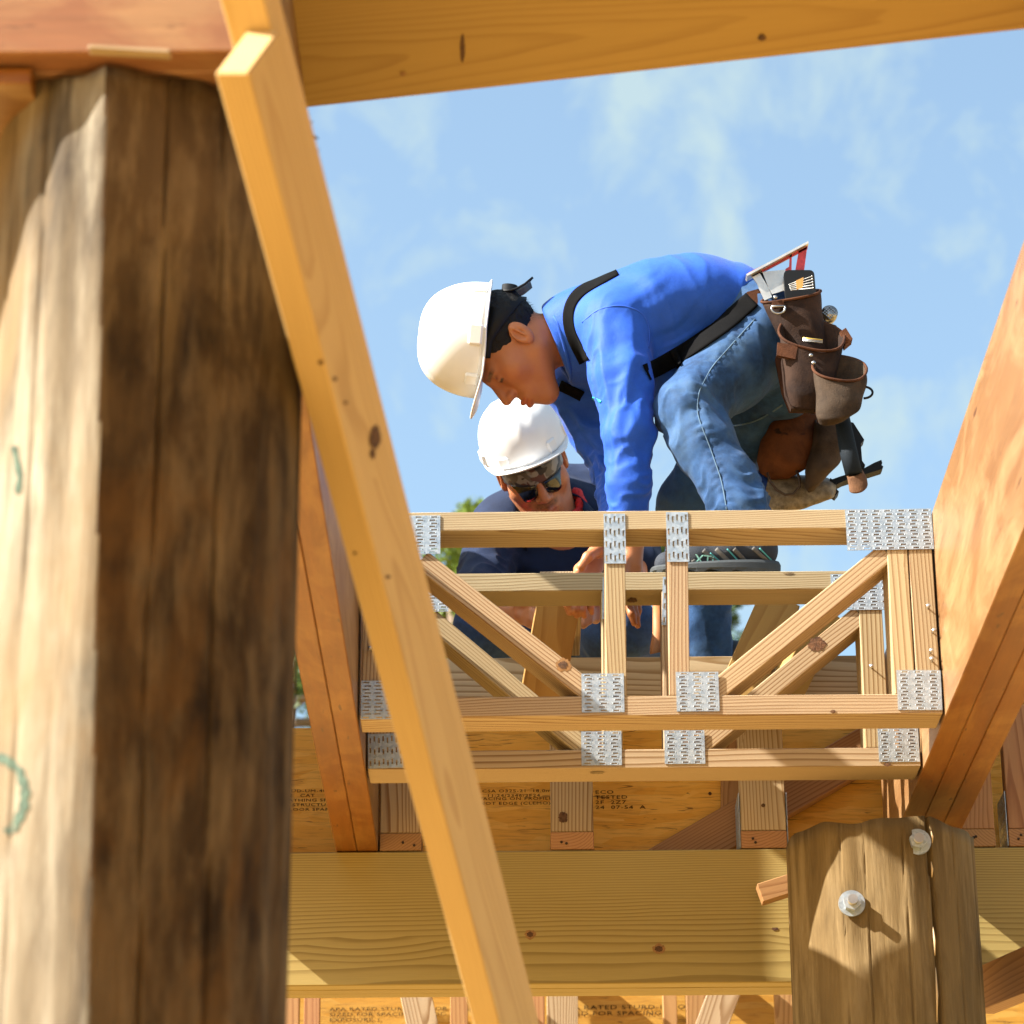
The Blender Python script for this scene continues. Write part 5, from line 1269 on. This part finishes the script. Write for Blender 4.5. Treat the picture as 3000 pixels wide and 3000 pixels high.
setp(put('leather_strap', tube([U(1925, 1770, 6.3), U(1932, 1850, 6.3), U(1925, 1900, 6.3), U(1916, 1935, 6.3)], [.010, .016, .016, .010], 10), lev), 'tan leather strap hanging right of the crouching worker', 'strap')

# ------------------------------------------------------------------ unseen framing added behind the big pile to cast shadows
t = thing('laminated_beam', (-.70, 3.7, ZL), 'unseen laminated joist added behind the big pile to block low sun', 'beam', 'laminated floor beams')  # unseen, added to stop sun passing under the left beam
board('ply', (-.70, 3.2, ZL+.2042), (-.70, 7.4, ZL+.2042), (0, 0, 1), .4064, .0445, M['lvl'], t)
t = thing('shadow_wall', (-.72, 6.3, ZT), 'unseen low sheathed wall added behind the big pile to shade the back beam', 'wall')  # unseen, added to keep sun off the back beam
board('sole_plate', (-.70, 5.78, ZT+.022), (-.70, 7.3, ZT+.022), (1, 0, 0), .089, .038, M['pine'], t)
board('sheet', (-.735, 5.78, ZT+.52), (-.735, 7.3, ZT+.52), (0, 0, 1), .95, .012, M['osb'], t)
for k in range(4): board('stud', (-.70, 5.80+.48*k, ZT+.042), (-.70, 5.80+.48*k, ZT+.98), (0, 1, 0), .038, .058, M['pine'], t)
board('rail', (-.70, 5.13, EYE+2.836), (-.70, 5.775, EYE+2.836), (1, 0, 0), .089, .038, M['pine'], t)  # flat timber placed for the shadow band on the split pile
# pieces round the head of the big pile
setp(board('shim', U(262, 146, 2.885), U(500, 160, 2.885), (0, 1, 0), .016, .006, M['pine']), 'thin splintered shim between the header and the big pile', 'shim')
t = thing('side_joist', (-.72, 3.2, ZL), 'dark flat board under the header left of the big pile', 'board')
board('timber', (-2.4, 3.19, ZL-.015), (-.53, 3.19, ZL-.015), (0, 1, 0), .54, .020, M['lvl'], t)
# unseen deck added behind the camera to cut the sky fill
t = thing('sky_block_deck', (1.0, -1.0, ZT), 'unseen strand board deck added behind the camera to block sky light', 'deck')
for k in range(5): board('sheet', (-1.9, -3.5 + k*1.22, ZT+.012), (4.2, -3.5+k*1.22, ZT+.012), (0, 1, 0), 1.216, .018, M['osb'], t)
for k in range(9): board('joist', (-1.85+.74*k, -4.1, ZT-.20), (-1.85+.74*k, 1.95, ZT-.20), (0, 0, 1), .395, .04, M['lvl'], t)

# ------------------------------------------------------------------ knots and marks on the timber, set on the faces they show on
def marks():
    bpy.context.view_layer.update(); dg = bpy.context.evaluated_depsgraph_get()
    km = plain('brown_knot', (.085, .038, .014), .8, var=.5, scale=160, bump=.5, bscale=500); hm = plain('amber_knot_halo', (.24, .12, .038), .7, var=.3, scale=200); bk = plain('bark_patch', (.11, .048, .020), .9, var=.5, scale=120, bump=.8, bscale=300); dirt = plain('grey_scuff', (.17, .12, .065), .9, var=.4, scale=200)
    J = [(1650, 1948, 17, 14, km, 1), (2392, 1888, 26, 20, bk, 0), (1852, 1757, 15, 7, km, 0), (1097, 1283, 16, 34, km, 0), (1090, 1330, 8, 14, km, 0), (1355, 142, 7, 40, km, 0), (2232, 108, 12, 10, km, 0), (1180, 215, 9, 7, hm, 0),
         (1553, 2738, 12, 10, km, 1), (1930, 2780, 14, 11, km, 1), (2080, 2325, 5, 5, km, 0), (1650, 2395, 14, 16, km, 0), (2236, 2360, 6, 6, km, 0), (2600, 2240, 10, 6, km, 0), (2440, 2085, 8, 5, km, 0), (1135, 1690, 7, 5, km, 0), (940, 1060, 8, 7, km, 0), (980, 1110, 6, 6, km, 0), (1010, 1180, 6, 5, km, 0),
         (2270, 2722, 10, 5, km, 0), (1040, 1620, 5, 4, km, 0), (2310, 1680, 16, 4, dirt, 0), (1750, 2262, 22, 4, dirt, 0)]
    rg = random.Random(5)
    for (x, y, a, b, m, halo) in J:
        d = ray(x, y).normalized(); ok, loc, n, i, ob, mw = S.ray_cast(dg, CAMP, d)
        if not ok or ob.type != 'MESH': continue
        par = ob if (ob.parent is None or ob.parent.parent is None) else ob.parent
        def disc(ka, off, mat, name):
            V = [loc + n*(off+.0003)]; k = 26
            for j in range(k):
                g = 2*math.pi*j/k; q = 1 + rg.uniform(-.16, .16); dd = ray(x + a*ka*q*math.cos(g), y + b*ka*q*math.sin(g)); t_ = (loc - CAMP).dot(n)/dd.dot(n); V.append(CAMP + dd*t_ + n*off)
            put(name, mesh_from(V, [(0, j+1, (j+1) % k + 1) for j in range(k)]), mat, par)
        if halo: disc(1.35, .0005, hm, 'knot_halo')
        disc(1.0 if m is not km or not halo else .8, .0010, m, 'knot' if m in (km, hm) else 'bark_patch' if m is bk else 'scuff_mark')
marks()
